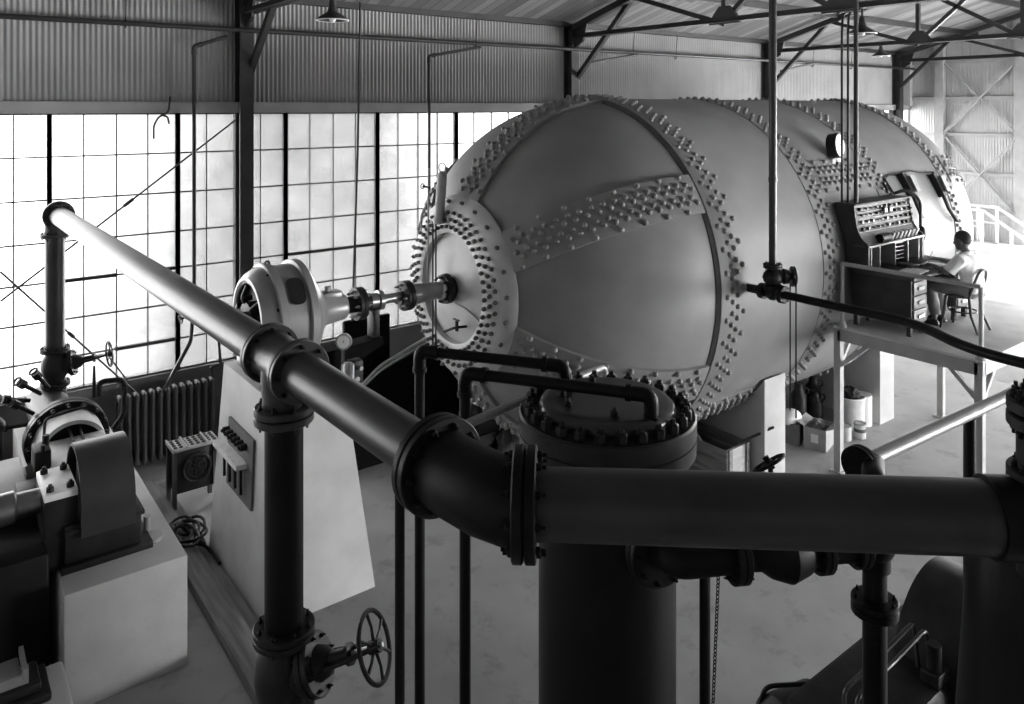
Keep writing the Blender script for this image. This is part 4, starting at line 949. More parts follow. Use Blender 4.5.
# instrument cabinet on the desk
T = thing('instrument_cabinet', 'sloping dark instrument board standing on the back of the desk', 'instrument board', (10.75, 5.35, DT))
X0, X1 = 9.90, 11.45
prof = [(5.20, DT), (5.20, 3.02), (5.215, 3.05), (5.27, 3.09), (5.33, 3.17), (5.365, 3.27), (5.385, 3.40), (5.40, 3.54), (5.68, 3.54), (5.57, 3.2), (5.50, 3.0), (5.49, DT)]
for x in (X0, X1 - .025): b = MB(); b.prism([(x, y, z) for y, z in prof], (.025, 0, 0)); part('side_panel', b, 'deskwood', T)
b = MB(); b.prism([(X0 + .02, y, z) for y, z in ((5.25, 3.0), (5.30, 3.10), (5.36, 3.2), (5.385, 3.27), (5.405, 3.40), (5.42, 3.53), (5.45, 3.53), (5.42, 3.2), (5.30, 3.0))], (X1 - X0 - .04, 0, 0)); part('board_face', b, 'boardface', T)
b = MB(); b.bx(X0, X1, 5.38, 5.68, 3.54, 3.56, .004); part('top_board', b, 'deskwood', T)
b = MB(); b.bx(X0, X1, 5.19, 5.42, 3.0, 3.025, .004); part('ledge', b, 'galv', T)
b = MB(); b.bx(X0 + .02, X1 - .02, 5.42, 5.44, DT, 3.0); part('back_board', b, 'panel', T)
for x in (9.98, 10.2, 10.62, 10.98, 11.3, 11.42): b = MB(); b.bx(x - .008, x + .008, 5.20, 5.42, DT, 3.0); part('divider', b, 'galv', T)
for k in range(5): b = MB(); b.bx(10.66, 10.94, 5.24, 5.40, DT + .05 + k * .055, DT + .062 + k * .055); part('tray', b, 'galv', T)
rnd = random.Random(3)
for r, (yy, zz) in enumerate(((5.365, 3.22), (5.385, 3.31), (5.395, 3.40), (5.405, 3.48))):
    for i in range(11):
        x = 10.06 + .135 * i + rnd.uniform(-.02, .02); b = MB(); rr = rnd.choice((.012, .016, .022))
        b.cyl((x, yy + .01, zz), (x, yy - .03, zz), rr, None, 12); kn = part('instrument', b, rnd.choice(('panel', 'panel', 'beam', 'galv')), T)
    b = MB(); b.cyl((X0 + .05, yy - .012, zz - .042), (X1 - .05, yy - .012, zz - .042), .008, None, 6); part('wire_bar', b, 'beam', T)
for x in (10.66, 10.80): b = MB(); b.bx(x - .05, x + .05, 5.35, 5.40, 3.38, 3.48, .006); mt = part('meter', b, 'panel', T); b = MB(); b.cyl((x, 5.352, 3.43), (x, 5.346, 3.43), .03, None, 16); part('dial', b, 'dial', mt)
b = MB(); b.cyl((10.28, 5.25, 3.085), (10.52, 5.25, 3.085), .06, None, 16); part('roller', b, 'panel', T)
for i in range(7): b = MB(); b.box((10.62 + .115 * i, 5.25, 3.085), (.06, .05, .11), rx=.4, bev=.006); part('switch', b, 'galv' if i % 2 else 'beam', T)
T = thing('gooseneck_pipe', 'bent pipe rising beside the right end of the instrument board', 'pipe', (11.56, 5.3, DT))
b = MB(); b.tube([(11.57, 5.30, DT), (11.57, 5.30, 3.52), (11.4, 5.42, 3.66), (11.3, 5.55, 3.6)], .025, 10, .14, 8); part('tube', b, 'pipe', T)
b = MB(); b.sph((11.57, 5.28, 3.02), .05, 12, 8, (1, 1, 2.2)); part('joint', b, 'panel', T)
# papers and a tray on the desk
for i, (x, y, a, lab) in enumerate(((10.38, 4.84, .1, 'white paper lying at the near end of the desk'), (10.98, 4.86, -.15, 'white paper under the writing hand of the man'))):
    b = MB(); b.box((x, y, DT + .006), (.34, .26, .012), rz=a, bev=.001); solo('paper_sheet', b, 'paper', lab, 'paper', 'papers on the desk')
T = thing('log_book', 'dark open book lying on the desk in front of the man', 'book', (10.75, 5.03, DT))
for s in (-1, 1): b = MB(); b.box((10.75 + s * .14, 5.03, DT + .022), (.27, .2, .04), ry=-s * .08, bev=.005); part('book_half', b, 'panel', T)

# chair
HX, HY_ = 10.93, 4.47
T = thing('bentwood_chair', 'dark bentwood chair under the seated man on the platform', 'chair', (HX, HY_, DZ))
b = MB(); b.lathe((HX, HY_, DZ + .43), Z, [(0, .19), (.008, .205), (.03, .205), (.038, .19), (.034, .1), (.03, 0)], 32); part('seat', b, 'chairwood', T)
for sx in (-1, 1):
    b = MB(); b.tube([(HX + sx * .15, HY_ + .14, DZ + .43), (HX + sx * .165, HY_ + .165, DZ + .2), (HX + sx * .19, HY_ + .20, DZ)], [.02, .018, .015], 10); part('leg', b, 'chairwood', T)
    b = MB(); b.tube([(HX + sx * .15, HY_ - .14, DZ + .45), (HX + sx * .165, HY_ - .17, DZ + .22), (HX + sx * .19, HY_ - .26, DZ)], [.02, .018, .015], 10); part('leg', b, 'chairwood', T)
b = MB(); b.tube([(HX - .16, HY_ - .14, DZ + .43), (HX - .18, HY_ - .2, DZ + .62), (HX - .12, HY_ - .24, DZ + .78), (HX, HY_ - .25, DZ + .82), (HX + .12, HY_ - .24, DZ + .78), (HX + .18, HY_ - .2, DZ + .62), (HX + .16, HY_ - .14, DZ + .43)], .016, 10, .1, 6); part('back_hoop', b, 'chairwood', T)
b = MB(); b.tube([(HX - .1, HY_ - .16, DZ + .45), (HX - .11, HY_ - .21, DZ + .6), (HX, HY_ - .235, DZ + .72), (HX + .11, HY_ - .21, DZ + .6), (HX + .1, HY_ - .16, DZ + .45)], .013, 8, .1, 6); part('back_loop', b, 'chairwood', T)
b = MB(); b.torus((HX, HY_, DZ + .24), Z, .165, .011, 32, 8); part('leg_ring', b, 'chairwood', T)

# ---- the man
def skin_mesh(chains, sub=1):
    """chains: list of [(point, radius), ...]; chains share joints by equal points"""
    idx = {}; vs = []; rs = []; es = []
    for ch in chains:
        pr = None
        for p, r in ch:
            k = tuple(round(c, 4) for c in p)
            if k not in idx: idx[k] = len(vs); vs.append(p); rs.append(r)
            if pr is not None: es.append((pr, idx[k]))
            pr = idx[k]
    me = bpy.data.meshes.new('tmp'); me.from_pydata(vs, es, []); o = bpy.data.objects.new('tmp', me); COL.objects.link(o)
    m = o.modifiers.new('s', 'SKIN'); m.use_smooth_shade = True; m.branch_smoothing = .6
    for i, d in enumerate(me.skin_vertices[0].data): d.radius = rs[i] if isinstance(rs[i], tuple) else (rs[i], rs[i]); d.use_root = (i == 0)
    s = o.modifiers.new('d', 'SUBSURF'); s.levels = sub; s.render_levels = sub
    dg = bpy.context.evaluated_depsgraph_get(); dg.update()
    ev = bpy.data.meshes.new_from_object(o.evaluated_get(dg)); bpy.data.objects.remove(o)
    b = MB(); b.add([v.co.copy() for v in ev.vertices], [tuple(f.vertices) for f in ev.polygons]); bpy.data.meshes.remove(ev); return b
def fuse(b, vox):
    me = bpy.data.meshes.new('tmp'); me.from_pydata(b.v, [], b.f); o = bpy.data.objects.new('tmp', me); COL.objects.link(o)
    m = o.modifiers.new('r', 'REMESH'); m.mode = 'VOXEL'; m.voxel_size = vox; m.use_smooth_shade = True
    s = o.modifiers.new('s', 'SMOOTH'); s.factor = .5; s.iterations = 3
    dg = bpy.context.evaluated_depsgraph_get(); dg.update()
    ev = bpy.data.meshes.new_from_object(o.evaluated_get(dg)); bpy.data.objects.remove(o)
    q = MB(); q.add([v.co.copy() for v in ev.vertices], [tuple(f.vertices) for f in ev.polygons]); bpy.data.meshes.remove(ev); return q
OX, OY = 10.93, 4.36
def w_(p): return V((OX + p[0], OY + p[1], DZ + p[2]))
PEL = (0, 0, .545); WAI = (0, .0, .69); CHE = (0, .03, .88); NB = (0, .065, .99); NK = (0, .085, 1.05); HD = V((0, .115, 1.15))
SHL, SHR = (-.20, .05, .94), (.20, .05, .94)
ELL, ELR = (-.25, .20, .745), (.26, .22, .76); WRL, WRR = (-.14, .44, .805), (.08, .44, .85)
HPL, HPR = (-.10, .02, .52), (.10, .02, .52); KNL, KNR = (-.115, .46, .53), (.115, .46, .53); ANL, ANR = (-.12, .40, .09), (.12, .42, .09)
spine = [(PEL, .12), (WAI, .115), (CHE, .125), (NB, .075), (NK, .052), ((0, .095, 1.10), .05)]
arms = [[(CHE, .125), (SHL, .062), (tuple((a + c) / 2 for a, c in zip(SHL, ELL)), .052), (ELL, .042), (tuple((a + c) / 2 for a, c in zip(ELL, WRL)), .038), (WRL, .026)],
        [(CHE, .125), (SHR, .062), (tuple((a + c) / 2 for a, c in zip(SHR, ELR)), .052), (ELR, .042), (tuple((a + c) / 2 for a, c in zip(ELR, WRR)), .038), (WRR, .026)]]
legs = [[(PEL, .12), (h, .085), (tuple((a + c) / 2 for a, c in zip(h, k)), .078), (k, .058), (tuple(a * .6 + c * .4 for a, c in zip(k, n)), .054), (n, .036), ((n[0], n[1] + .05, .045), .038), ((n[0] * 1.1, n[1] + .15, .035), .034)] for h, k, n in ((HPL, KNL, ANL), (HPR, KNR, ANR))]
body = skin_mesh([spine] + arms + legs, 1)
def hand(b, wr, fw, dn, side, curl):
    """palm and five separate fingers; fw along the palm, dn the palm normal, side the thumb side"""
    wr, fw, dn, side = V(wr), V(fw).normalized(), V(dn).normalized(), V(side).normalized()
    for t in (0, .5, 1): b.sph(wr + fw * (.02 + .045 * t), .03, 10, 8, (1.1, 1.1, .75))
    for k, (off, ln) in enumerate(((.030, .075), (.011, .085), (-.009, .078), (-.028, .060))):
        p0 = wr + fw * .075 + side * off; a = curl + .12 * k
        p1 = p0 + (fw * cos(a * .5) + dn * sin(a * .5)) * ln * .45; p2 = p1 + (fw * cos(a * 1.4) + dn * sin(a * 1.4)) * ln * .33; p3 = p2 + (fw * cos(a * 2.2) + dn * sin(a * 2.2)) * ln * .25
        b.tube([p0 - fw * .02, p0, p1, p2, p3], [.0095, .0095, .009, .008, .0065], 8)
    t0 = wr + fw * .025 + side * .022; t1 = t0 + (side * .75 + fw * .6).normalized() * .035; t2 = t1 + (fw * .85 + side * .2 + dn * .35).normalized() * .03; t3 = t2 + (fw * .85 + dn * .5).normalized() * .024
    b.tube([t0, t1, t2, t3], [.013, .0115, .0105, .008], 8)
hand(body, WRL, (.35, .9, -.15), (0, 0, -1), (1, -.3, 0), .35)
hand(body, WRR, (-.35, .85, .05), (-.2, .1, -1), (-1, -.3, .1), .75)
# head: skull, jaw, nose, brow, ears, neck join
tilt = Matrix.Rotation(-.18, 3, 'X')
def hp(x, y, z): return HD + tilt @ V((x, y, z))
hb = body
hb.sph(hp(0, -.008, .02), .106, 22, 16, (.76, .97, 1.02), tilt.to_quaternion().to_matrix()); hb.sph(hp(0, .035, -.055), .07, 18, 12, (.82, .85, .95)); hb.sph(hp(0, .062, -.098), .028, 12, 8, (1.1, .9, .8))
hb.tube([hp(0, .088, .018), hp(0, .105, -.012), hp(0, .112, -.026)], [.008, .012, .013], 8); hb.sph(hp(0, .10, -.03), .014, 8, 6, (1.4, .8, .7))
hb.tube([hp(-.045, .078, .03), hp(0, .09, .028), hp(.045, .078, .03)], .010, 8); hb.tube([hp(-.022, .087, -.058), hp(0, .094, -.057), hp(.022, .087, -.058)], .007, 8); hb.tube([hp(-.02, .085, -.068), hp(0, .091, -.069), hp(.02, .085, -.068)], .007, 8)
for s in (-1, 1): hb.sph(hp(s * .078, -.01, -.012), .03, 10, 8, (.35, .7, 1.1))
body = fuse(body, .0085); body.v = [w_(p) for p in body.v]
man = solo('person', body, 'skin', 'seated man in a light shirt writing at the desk on the platform', 'person', smooth=60)
def child(name, b, m):
    b.v = [w_(p) for p in b.v]; return part(name, b, m, man, smooth=60)
E_ = .012
def loft(rings, n=28):   # elliptical sections: (centre, half-width, half-depth)
    b = MB(); vs = []; fs = []
    for c, rx, ry in rings:
        for i in range(n): t = 2 * pi * i / n; vs.append((c[0] + rx * cos(t), c[1] + ry * sin(t), c[2]))
    for j in range(len(rings) - 1):
        for i in range(n): fs.append((j * n + i, j * n + (i + 1) % n, (j + 1) * n + (i + 1) % n, (j + 1) * n + i))
    fs += [tuple(reversed(range(n))), tuple((len(rings) - 1) * n + i for i in range(n))]; b.add(vs, fs); return b
def creased(b, amp, k=1.):
    for i, p in enumerate(b.v):
        w = sin(38 * k * p.z + 21 * p.x + 9 * p.y) * .6 + sin(23 * k * p.z - 31 * p.x + 27 * p.y) * .5 + sin(61 * p.y + 17 * p.z) * .35
        c = V((p.x * .25, .02, p.z)); b.v[i] = p + (p - c).normalized() * amp * w
    return b
sh = loft([((0, -.015, .50), .165, .125), ((0, -.02, .58), .175, .135), ((0, -.005, .68), .172, .132), ((0, .02, .80), .19, .135), ((0, .035, .90), .205, .125), ((0, .05, .955), .17, .10), ((0, .06, .99), .085, .082), ((0, .068, 1.012), .073, .07)])
for s_, e_ in ((SHL, ELL), (SHR, ELR)):
    s_, e_ = V(s_), V(e_); sh.tube([s_ + V((-s_.x * .35, 0, -.01)), s_, s_.lerp(e_, .45), s_.lerp(e_, .86)], [.078, .082, .078, .084], 16)
sh.torus((0, .066, 1.005), (0, .35, 1), .068, .016, 24, 8)
child('shirt', creased(fuse(sh, .011), .007), 'shirt')
tr = loft([((0, -.01, .46), .165, .14), ((0, -.005, .54), .165, .135), ((0, .0, .62), .155, .122)])
for h, k, n in ((HPL, KNL, ANL), (HPR, KNR, ANR)):
    h, k, n = V(h), V(k), V(n); tr.tube([h + V((0, -.06, 0)), h, h.lerp(k, .5), k, k.lerp(n, .06) + V((0, .012, -.02)), k.lerp(n, .5), n + V((0, 0, .05))], [.095, .10, .092, .078, .076, .072, .068], 16)
child('trousers', creased(fuse(tr, .012), .005, .8), 'trousers')
b = MB(); b.torus((0, -.002, .575), Z, .158, .012, 28, 6); b.v = [V((p.x, p.y * .82, p.z)) for p in b.v]; child('belt', b, 'shoe')
for n in (ANL, ANR):
    b = MB(); b.sph((n[0], n[1] + .02, .045), .05, 14, 8, (.9, 1.3, .85)); b.sph((n[0] * 1.08, n[1] + .12, .037), .045, 14, 8, (1, 1.5, .75)); b.box((n[0] * 1.05, n[1] + .07, .012), (.09, .25, .022), bev=.008); child('shoe', fuse(b, .009), 'shoe')
b = MB(); b.sph(hp(0, -.016, .03), .106, 22, 16, (.80, 1.0, 1.04)); b.v = [p for p in b.v]
hv = MB(); hv.add(b.v, [f for f in b.f if all((tilt.transposed() @ (b.v[i] - HD)).z > (.062 if (tilt.transposed() @ (b.v[i] - HD)).y > .05 else (.02 if (tilt.transposed() @ (b.v[i] - HD)).y > .01 else -.05)) for i in f)])
child('hair', hv, 'hair')
for s in (-1, 1): b = MB(); b.sph(hp(s * .032, .078, .012), .011, 10, 8); child('eye', b, 'hair')
b = MB(); pp = V(WRR) + V((-.045, .115, -.005)); b.cyl(pp + V((.01, .04, -.07)), pp + V((-.02, -.06, .11)), .005, None, 6); b.v = [w_(p) for p in b.v]
solo('pencil', b, 'label', 'thin pencil held in the raised hand of the seated man', 'pencil')

# ================================================================== FITTINGS ON THE TANK
gc = V((10.50, 6.02, 4.30)); gd = V((.15, -.97, .1)).normalized()
T = thing('dial_gauge', 'large round white-faced gauge mounted on the upper side of the tank', 'gauge', (10.5, 6.05, 4.0))
b = MB(); b.lathe(gc - gd * .06, gd, [(0, .12), (.0, .17), (.12, .18), (.14, .17), (.14, .15)], 36); part('case', b, 'panel', T)
b = MB(); b.lathe(gc + gd * .075, gd, [(0, 0), (0, .155), (.006, .155)], 36); d = part('dial', b, 'dial', T)
b = MB(); b.bar(gc + gd * .085, gc + gd * .085 + V((.06, 0, .07)), .012, .006, gd); part('pointer', b, 'iron', d)
b = MB(); b.bx(10.38, 10.62, 5.98, 6.3, 3.98, 4.12, .01); part('bracket', b, 'label', T)
b = MB(); b.bx(10.47, 10.55, 5.95, 5.985, 4.0, 4.07); part('nameplate', b, 'panel', T)
for x, ph, lab in ((12.05, 24, 'dark manometer clamp on the tank above the instrument board'), (13.02, 22.5, 'dark manometer clamp with a long tube near the rear rivet row of the tank')):
    T = thing('manometer_clamp', lab, 'instrument', tp(x, ph - 3, TR)); n = tn(ph); t2 = n.cross(AX).normalized(); t2 = t2 if t2.z > 0 else -t2
    c = tp(x, ph, TR)
    b = MB(); b.prism([c - AX * .12 + t2 * .22, c + AX * .0 + t2 * .24, c + AX * .02 - t2 * .16, c - AX * .05 - t2 * .16], n * .10); part('bracket', b, 'panel', T)
    b = MB(); b.prism([c + AX * .0 + t2 * .16, c + AX * .14 + t2 * .16, c + AX * .14 - t2 * .1, c + AX * .02 - t2 * .1], n * .14); part('case', b, 'galv', T)
    for k in range(3): b = MB(); q = c + AX * .14 + t2 * (.1 - .08 * k) + n * .06; b.cyl(q, q + AX * .12, .018, None, 8); part('cock', b, 'castiron', T)
    b = MB(); b.tube([c + AX * .0 + n * .06 - t2 * .1, tp(x + .06, ph - 9, TR + .06), tp(x + (.28 if x > 12.5 else .1), ph - (14 if x > 12.5 else 12), TR + .05)], .03, 8); part('tube', b, 'panel', T)
b = MB(); b.tube([tp(11.62, 18, TR + .02), tp(11.45, 27, TR + .03), tp(11.6, 29.5, TR + .03), tp(12.0, 29.5, TR + .02), tp(12.4, 30.5, TR + .03), tp(12.7, 29.2, TR + .02), tp(13.0, 28.5, TR + .08), tp(13.02, 26, TR + .1)], .014, 8, .08)
solo('instrument_wire', b, 'cable', 'thin wire looping over the tank between the two manometer clamps', 'wire')
for i, x in enumerate((11.52, 11.62)):
    b = MB(); b.tube([tp(x, 8, TR + .03), tp(x + .0, 20, TR + .03), tp(x - .12, 27 + i, TR + .03)], .016, 8, .1); solo('instrument_tube', b, 'cable', ('left' if i == 0 else 'right') + ' of two thin tubes rising from behind the instrument board', 'tube', 'tubes behind the instrument board')

# ---- tall pipe with chain valve, and the long bent pipe leaving it
VX, VY = 7.76, 5.2
T = thing('supply_pipe', 'tall thin upright pipe coming down from the roof in front of the tank', 'pipe', (VX, VY, 3.0))
b = MB(); b.cyl((VX, VY, 3.02), (VX, VY, roofz(VY) - .02), .044, None, 20); part('tube', b, 'pipe', T)
b = MB(); b.cyl((VX, VY, 4.0), (VX, VY, 4.06), .05, None, 20); part('coupling', b, 'pipe', T)
T = thing('chain_valve', 'black chain-operated valve at the foot of the tall upright pipe', 'valve', (VX, VY, 2.65))
b = MB(); b.lathe((VX, VY, 2.80), Z, [(0, .06), (.03, .07), (.06, .10), (.11, .115), (.16, .10), (.2, .06), (.24, .06)], 24); part('body', b, 'castiron', T)
flange(T, (VX, VY, 3.04), Z, .105, .05, 6, 'castiron'); flange(T, (VX, VY, 2.80), Z, .105, .05, 6, 'castiron')
sd = V((.75, -.66, 0)).normalized(); c = V((VX, VY, 2.92))
b = MB(); b.lathe(c, sd, [(0, .08), (.10, .07), (.12, .09), (.17, .08), (.2, .03), (.26, .025)], 20); part('bonnet', b, 'castiron', T)
b = MB(); b.lathe(c + sd * .20, sd, [(0, .03), (.0, .10), (.012, .118), (.022, .11), (.032, .11), (.042, .118), (.055, .10), (.055, .03), (.07, .02)], 32); part('chain_wheel', b, 'castiron', T)
b = MB(); b.sph((VX, VY, 2.73), .085, 18, 12); b.cyl((VX, VY, 2.73), (VX, VY, 2.82), .06, None, 18); b.cyl((VX, VY + .1, 2.73), (VX, VY - .12, 2.73), .062, None, 18); part('elbow', b, 'castiron', T)
flange(T, (VX, VY - .13, 2.735), (0, 1, 0), .1, .06, 6, 'castiron')
b = MB(); b.cyl((VX, VY + .1, 2.73), (VX, VY + .16, 2.73), .09, None, 20); b.cyl((VX, VY + .1, 2.73), (VX, TY - 2.25, 2.73), .05, None, 16); part('wall_stub', b, 'castiron', T)
w0 = c + sd * .227; u = V((sd.y, -sd.x, 0))
for i, s in enumerate((-1, 1)):
    q = w0 + u * .112 * s; zb = 1.35
    b = MB(); b.tube([q, (q.x, q.y, zb)], .009, 6)
    solo('valve_chain', b, 'iron', ('left' if V(q).dot(RT) < V(w0).dot(RT) else 'right') + ' strand of chain hanging from the chain valve before the tank', 'chain', 'chains of the chain valve')
pts = [(VX, VY - .15, 2.735), (VX, 3.75, 2.735), (7.66, 3.45, 2.735), (7.42, 3.10, 2.73), (7.30, 2.75, 2.725), (7.28, 1.2, 2.72), (7.27, YR + .1, 2.7)]
T = thing('steam_pipe', 'long black pipe bending away to the right from the chain valve', 'pipe', (7.5, 3.5, 2.7)); b = MB(); b.tube(pts, .046, 16, .35, 8); part('tube', b, 'iron', T)
# conduits above the instrument board
for i, (x, y, r, lab) in enumerate(((9.99, 5.62, .016, 'left of three thin conduits rising from the instrument board to the truss'), (10.02, 5.55, .016, 'middle of three thin conduits rising from the instrument board to the truss'), (10.08, 5.47, .03, 'right and thickest of three conduits rising from the instrument board to the truss'))):
    b = MB(); b.tube([(x, y, 3.56), (x, y, 5.95), (x + .12, y + .05, 6.15), (10.3, y + .05, 6.16)] if i < 2 else [(x, y, 3.56), (x, y, 6.4)], r, 10, .12)
    solo('conduit', b, 'struct', lab, 'conduit', 'conduits above the instrument board')

# ================================================================== FLOOR ITEMS UNDER THE TANK
def carton(name, lab, x, y, sx, sy, h, rz, m, opened=True):
    T = thing(name, lab, 'box', (x, y, 0)); R = Matrix.Rotation(rz, 3, 'Z')
    def q(a, c, z): return V((x, y, 0)) + R @ V((a, c, z))
    b = MB()
    for p0, p1 in (((-sx / 2, -sy / 2), (sx / 2, -sy / 2)), ((-sx / 2, sy / 2), (sx / 2, sy / 2)), ((-sx / 2, -sy / 2), (-sx / 2, sy / 2)), ((sx / 2, -sy / 2), (sx / 2, sy / 2))): b.bar(q(p0[0], p0[1], h / 2), q(p1[0], p1[1], h / 2), .012, h)
    b.add([q(-sx / 2, -sy / 2, .01), q(sx / 2, -sy / 2, .01), q(sx / 2, sy / 2, .01), q(-sx / 2, sy / 2, .01)], [(0, 1, 2, 3)]); part('box_side', b, m, T)
    if opened:
        for s in (-1, 1): b = MB(); b.add([q(-sx / 2, s * sy / 2, h), q(sx / 2, s * sy / 2, h), q(sx / 2, s * (sy / 2 + .1), h + .05), q(-sx / 2, s * (sy / 2 + .1), h + .05)], [(0, 1, 2, 3)]); part('flap', b, m, T)
    return T, q
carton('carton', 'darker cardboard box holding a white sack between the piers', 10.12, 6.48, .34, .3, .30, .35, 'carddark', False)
b = MB(); b.sph((10.12, 6.48, .34), .15, 18, 12, (1.15, 1.0, .7)); b.sph((10.05, 6.45, .32), .11, 14, 10, (1.2, .9, .8)); solo('white_sack', fuse(b, .02), 'white', 'rounded white sack on top of the darker cardboard box', 'sack')
T, q = carton('carton', 'pale open cardboard box in front, nearest to the platform leg', 10.28, 6.13, .40, .30, .30, .25, 'card'); b = MB(); b.prism([q(-.2, -.05, .1) + V((-.008, 0, 0)), q(-.2, .05, .1) + V((-.008, 0, 0)), q(-.2, .05, .22) + V((-.008, 0, 0)), q(-.2, -.05, .22) + V((-.008, 0, 0))], (.002, 0, 0)); part('label_sheet', b, 'paper', T)
solo('rag_heap', heap((10.30, 6.15, .18), .15, .11, .18, 9, 20, 10), 'carddark', 'crumpled dark wrapping sticking out of the pale open box', 'rag')
for i, (x, y, lab) in enumerate(((10.60, 6.10, 'left pale can, half hidden by the platform leg'), (10.76, 6.0, 'middle pale can right of the platform leg'), (11.0, 5.91, 'right pale can with a dark printed band'))):
    T = thing('paint_can', lab, 'can', (x, y, 0), 'cans between the piers'); b = MB(); b.lathe((x, y, 0), Z, [(0, .078), (.005, .082), (.2, .082), (.205, .078), (.206, 0)], 24); part('can_body', b, 'label', T)
    b = MB(); b.tubeprof((x, y, .2), Z, [(0, .07), (0, .086), (.014, .086), (.014, .07), (0, .07)], 24); part('rim', b, 'galv', T)
    if i == 2: b = MB(); b.tubeprof((x, y, .09), Z, [(0, .08), (0, .0832), (.05, .0832), (.05, .08), (0, .08)], 24); part('band', b, 'apron', T)
T = thing('fibre_drum', 'tall pale drum with a dark crumpled top beside the rear pier', 'drum', (11.28, 6.22, 0))
b = MB(); b.lathe((11.28, 6.22, 0), Z, [(0, .20), (.01, .21), (.46, .215), (.47, .2), (.44, .19), (.44, 0)], 36); part('shell', b, 'label', T)
b = MB(); b.torus((11.28, 6.22, .46), Z, .213, .012, 36, 8); part('rim', b, 'white', T)
solo('rag_heap', heap((11.28, 6.22, .44), .15, .15, .16, 21, 20, 10), 'panel', 'dark crumpled rags stuffed in the top of the pale drum', 'rag')
T = thing('paint_can', 'white lidded can standing behind the pale drum', 'can', (11.5, 6.1, 0), 'cans between the piers'); b = MB(); b.lathe((11.5, 6.12, 0), Z, [(0, .12), (.46, .12), (.47, .115), (.47, 0)], 24); part('can_body', b, 'white', T); b = MB(); b.torus((11.5, 6.12, .46), Z, .12, .008, 24, 6); part('rim', b, 'galv', T)
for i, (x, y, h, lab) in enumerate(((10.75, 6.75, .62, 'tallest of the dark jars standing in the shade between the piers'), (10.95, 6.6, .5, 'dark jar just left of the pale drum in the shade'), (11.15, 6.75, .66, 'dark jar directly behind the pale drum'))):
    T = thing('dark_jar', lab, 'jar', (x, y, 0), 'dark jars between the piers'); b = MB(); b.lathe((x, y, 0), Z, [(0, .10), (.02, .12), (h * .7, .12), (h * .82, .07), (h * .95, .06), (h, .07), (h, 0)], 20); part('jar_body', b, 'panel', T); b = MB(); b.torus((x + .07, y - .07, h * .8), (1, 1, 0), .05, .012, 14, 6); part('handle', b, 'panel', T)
T = thing('wooden_crate', 'long open wooden crate on the floor in front of the first pier', 'crate', (8.4, 6.9, 0))
b = MB(); b.bx(8.20, 8.66, 6.15, 6.19, 0, .46); part('end_board', b, 'woodlit', T)
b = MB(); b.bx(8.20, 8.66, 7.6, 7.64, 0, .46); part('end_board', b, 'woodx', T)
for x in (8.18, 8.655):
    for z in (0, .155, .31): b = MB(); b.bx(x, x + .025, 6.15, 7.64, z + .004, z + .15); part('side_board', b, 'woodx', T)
b = MB(); b.bx(8.20, 8.66, 6.15, 7.64, 0, .02); part('floor_board', b, 'woodx', T)
for x in (8.24, 8.6): b = MB(); b.bx(x - .03, x + .03, 6.125, 6.15, 0, .48); part('batten', b, 'woodx', T)
solo('packing_straw', heap((8.43, 6.9, .02), .19, .62, .3, 31, 26, 12), 'carddark', 'dark packing straw filling the long open crate', 'packing')
b = MB(); b.bar((8.52, 6.2, .475), (8.83, 5.9, .70), .025, .025); solo('crate_rod', b, 'struct', 'thin dark rod leaning from the crate end against the pier', 'rod')
b = MB(); b.bar((8.27, 6.5, .3), (8.06, 7.0, .95), .06, .03); solo('leaning_board', b, 'wood', 'narrow board leaning inside the crate near the receiver', 'board')

# ================================================================== RIGHT-HAND COMPRESSOR (dark)
T = thing('belt_compressor', 'dark machine with a rounded belt guard behind the stand pipe, lower right', 'machine', (5.5, 2.5, 0))
gy0, gy1, gx, gz, gr = 2.62, 2.18, 5.85, 1.02, .53
P = [(gx - gr * cos(pi * i / 24), gy0, gz + gr * sin(pi * i / 24)) for i in range(25)]
b = MB(); b.prism([(gx - gr, gy0, .5)] + P + [(gx + gr, gy0, .5)], (0, gy1 - gy0, 0)); part('belt_guard', b, 'castiron', T)
b = MB(); b.tube([V(p) + V((0, gy1 - gy0, 0)) for p in P], .012, 8); part('guard_rim', b, 'pipe', T)
b = MB(); b.bx(4.7, 6.6, 2.05, 2.75, 0, .55, .02); part('bed', b, 'castiron', T)
b = MB(); b.bx(4.35, 6.4, 2.25, 2.85, .55, 1.12, .06); part('crosshead_case', b, 'castiron', T)
b = MB(); b.lathe((3.95, 2.54, .72), AX, [(0, .1), (.02, .24), (.10, .26), (.12, .22), (.5, .22), (.52, .26), (.6, .26)], 32); part('cylinder', b, 'castiron', T)
for y in (2.50, 2.42):
    b = MB(); b.tube([(4.47, y, 1.1), (4.47, y, 1.31), (4.93, y, 1.33), (5.27, y - .04, 1.42), (5.3, y - .06, 1.1)], .014, 8, .06); part('guard_rail', b, 'pipe', T)
b = MB(); b.cyl((5.25, 2.32, 1.1), (5.25, 2.32, 1.36), .045, None, 14); b.bx(5.18, 5.36, 2.26, 2.38, 1.12, 1.2, .01); part('oiler', b, 'castiron', T)
T = thing('drive_motor', 'dark rounded motor on the floor, cut off by the bottom edge', 'motor', (5.05, 3.15, 0))
b = MB(); b.lathe((4.75, 3.16, .42), V((1, -.25, 0)), [(0, .08), (.0, .22), (.05, .27), (.42, .27), (.48, .22), (.5, .1)], 36); part('housing', b, 'castiron', T)
b = MB(); b.bx(4.82, 5.2, 2.92, 3.3, 0, .24, .01); part('foot', b, 'castiron', T)
b = MB(); b.tube([(4.78, 3.36, .3), (4.82, 3.3, .70), (5.1, 3.05, .74)], .016, 8, .08); part('conduit', b, 'castiron', T)

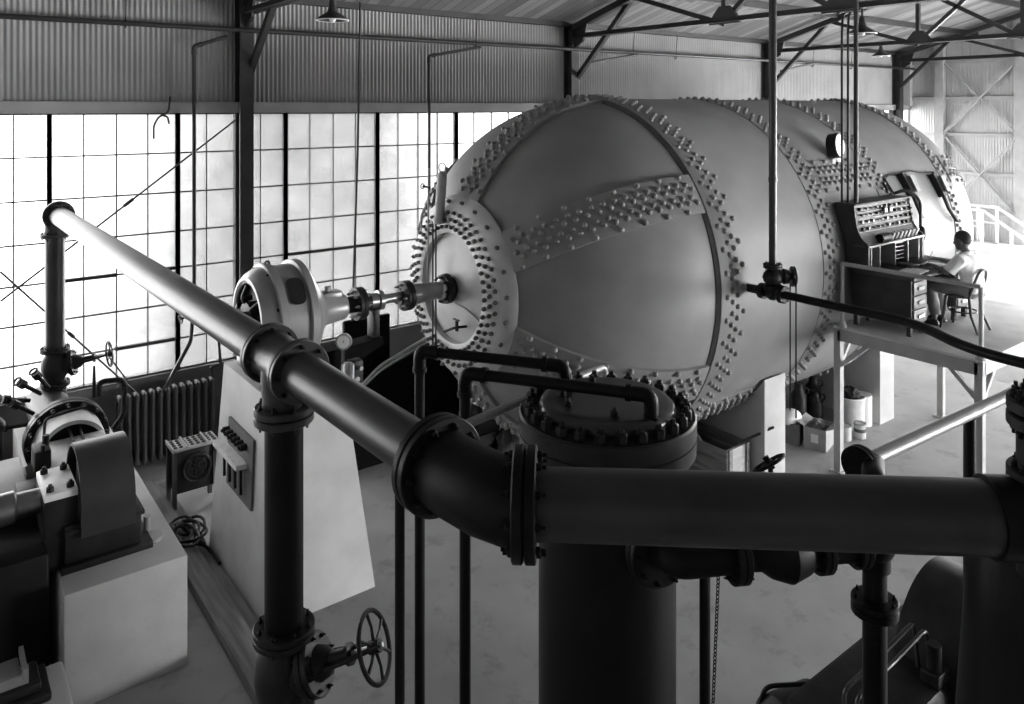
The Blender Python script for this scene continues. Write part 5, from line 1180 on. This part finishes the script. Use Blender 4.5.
# ================================================================== CAMERA, LIGHT
cam = bpy.data.cameras.new('camera'); co = bpy.data.objects.new('camera', cam); COL.objects.link(co)
co.location = (0, 0, 4.85); co.rotation_euler = (pi / 2, 0, radians(52.44 - 90))
cam.sensor_width = 36; cam.lens = 774.3 / 1024 * 36; cam.shift_y = -(352 - 107.5) / 1024; cam.clip_start = .05; cam.clip_end = 200
SC.camera = co
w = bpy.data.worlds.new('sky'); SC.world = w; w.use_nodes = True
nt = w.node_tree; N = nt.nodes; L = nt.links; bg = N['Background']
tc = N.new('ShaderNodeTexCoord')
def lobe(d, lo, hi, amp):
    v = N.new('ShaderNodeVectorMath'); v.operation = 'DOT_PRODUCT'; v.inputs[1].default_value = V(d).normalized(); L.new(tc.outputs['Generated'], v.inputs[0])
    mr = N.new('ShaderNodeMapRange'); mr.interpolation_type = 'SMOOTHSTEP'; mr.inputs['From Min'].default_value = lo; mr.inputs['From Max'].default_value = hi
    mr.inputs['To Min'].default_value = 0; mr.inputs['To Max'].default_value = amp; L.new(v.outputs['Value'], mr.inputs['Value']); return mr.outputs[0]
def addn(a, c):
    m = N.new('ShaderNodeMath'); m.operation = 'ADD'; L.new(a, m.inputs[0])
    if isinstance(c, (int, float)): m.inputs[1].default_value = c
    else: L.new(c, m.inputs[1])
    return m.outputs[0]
s = addn(lobe((-.5, .86, .05), .66, .98, 15), .46)            # hazy glow added low on the window side to whiten its panes
s = addn(s, lobe((1, -.05, .10), .4, 1.0, 42))               # sky glow added to light the room through the end windows
s = addn(s, lobe((.45, -.88, .12), .1, .95, 27))             # sky glow added to light the room through the open doors
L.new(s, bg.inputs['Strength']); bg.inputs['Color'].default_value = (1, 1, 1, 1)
def portal(c, sx, sz, rx, rz=0):
    l = bpy.data.lights.new('daylight_portal', 'AREA'); l.shape = 'RECTANGLE'; l.size = sx; l.size_y = sz; l.cycles.is_portal = True
    o = bpy.data.objects.new('daylight_portal', l); COL.objects.link(o); o.location = c; o.rotation_euler = (rx, 0, rz)
portal(((XF + XE) / 2, WALL + .3, 2.95), XE - XF, 3.8, -pi / 2)
for a, c in openings: portal(((a + c) / 2, YR - .3, OT / 2), c - a, OT, pi / 2)
for a, c in EO: portal((XE + .3, (a + c) / 2, ET / 2 + .5), c - a, ET - .8, pi / 2, pi / 2)
sl_ = bpy.data.lights.new('sun', 'SUN'); sl_.energy = 75; sl_.angle = radians(.6); so = bpy.data.objects.new('sun', sl_); COL.objects.link(so); so.location = (16, -12, 8)
so.rotation_euler = V((-.25, 1, -.62)).to_track_quat('-Z', 'Y').to_euler()
SC.view_settings.view_transform = 'Standard'; SC.view_settings.look = 'None'; SC.view_settings.gamma = 1; SC.view_settings.use_curve_mapping = False
SC.view_settings.exposure = .1
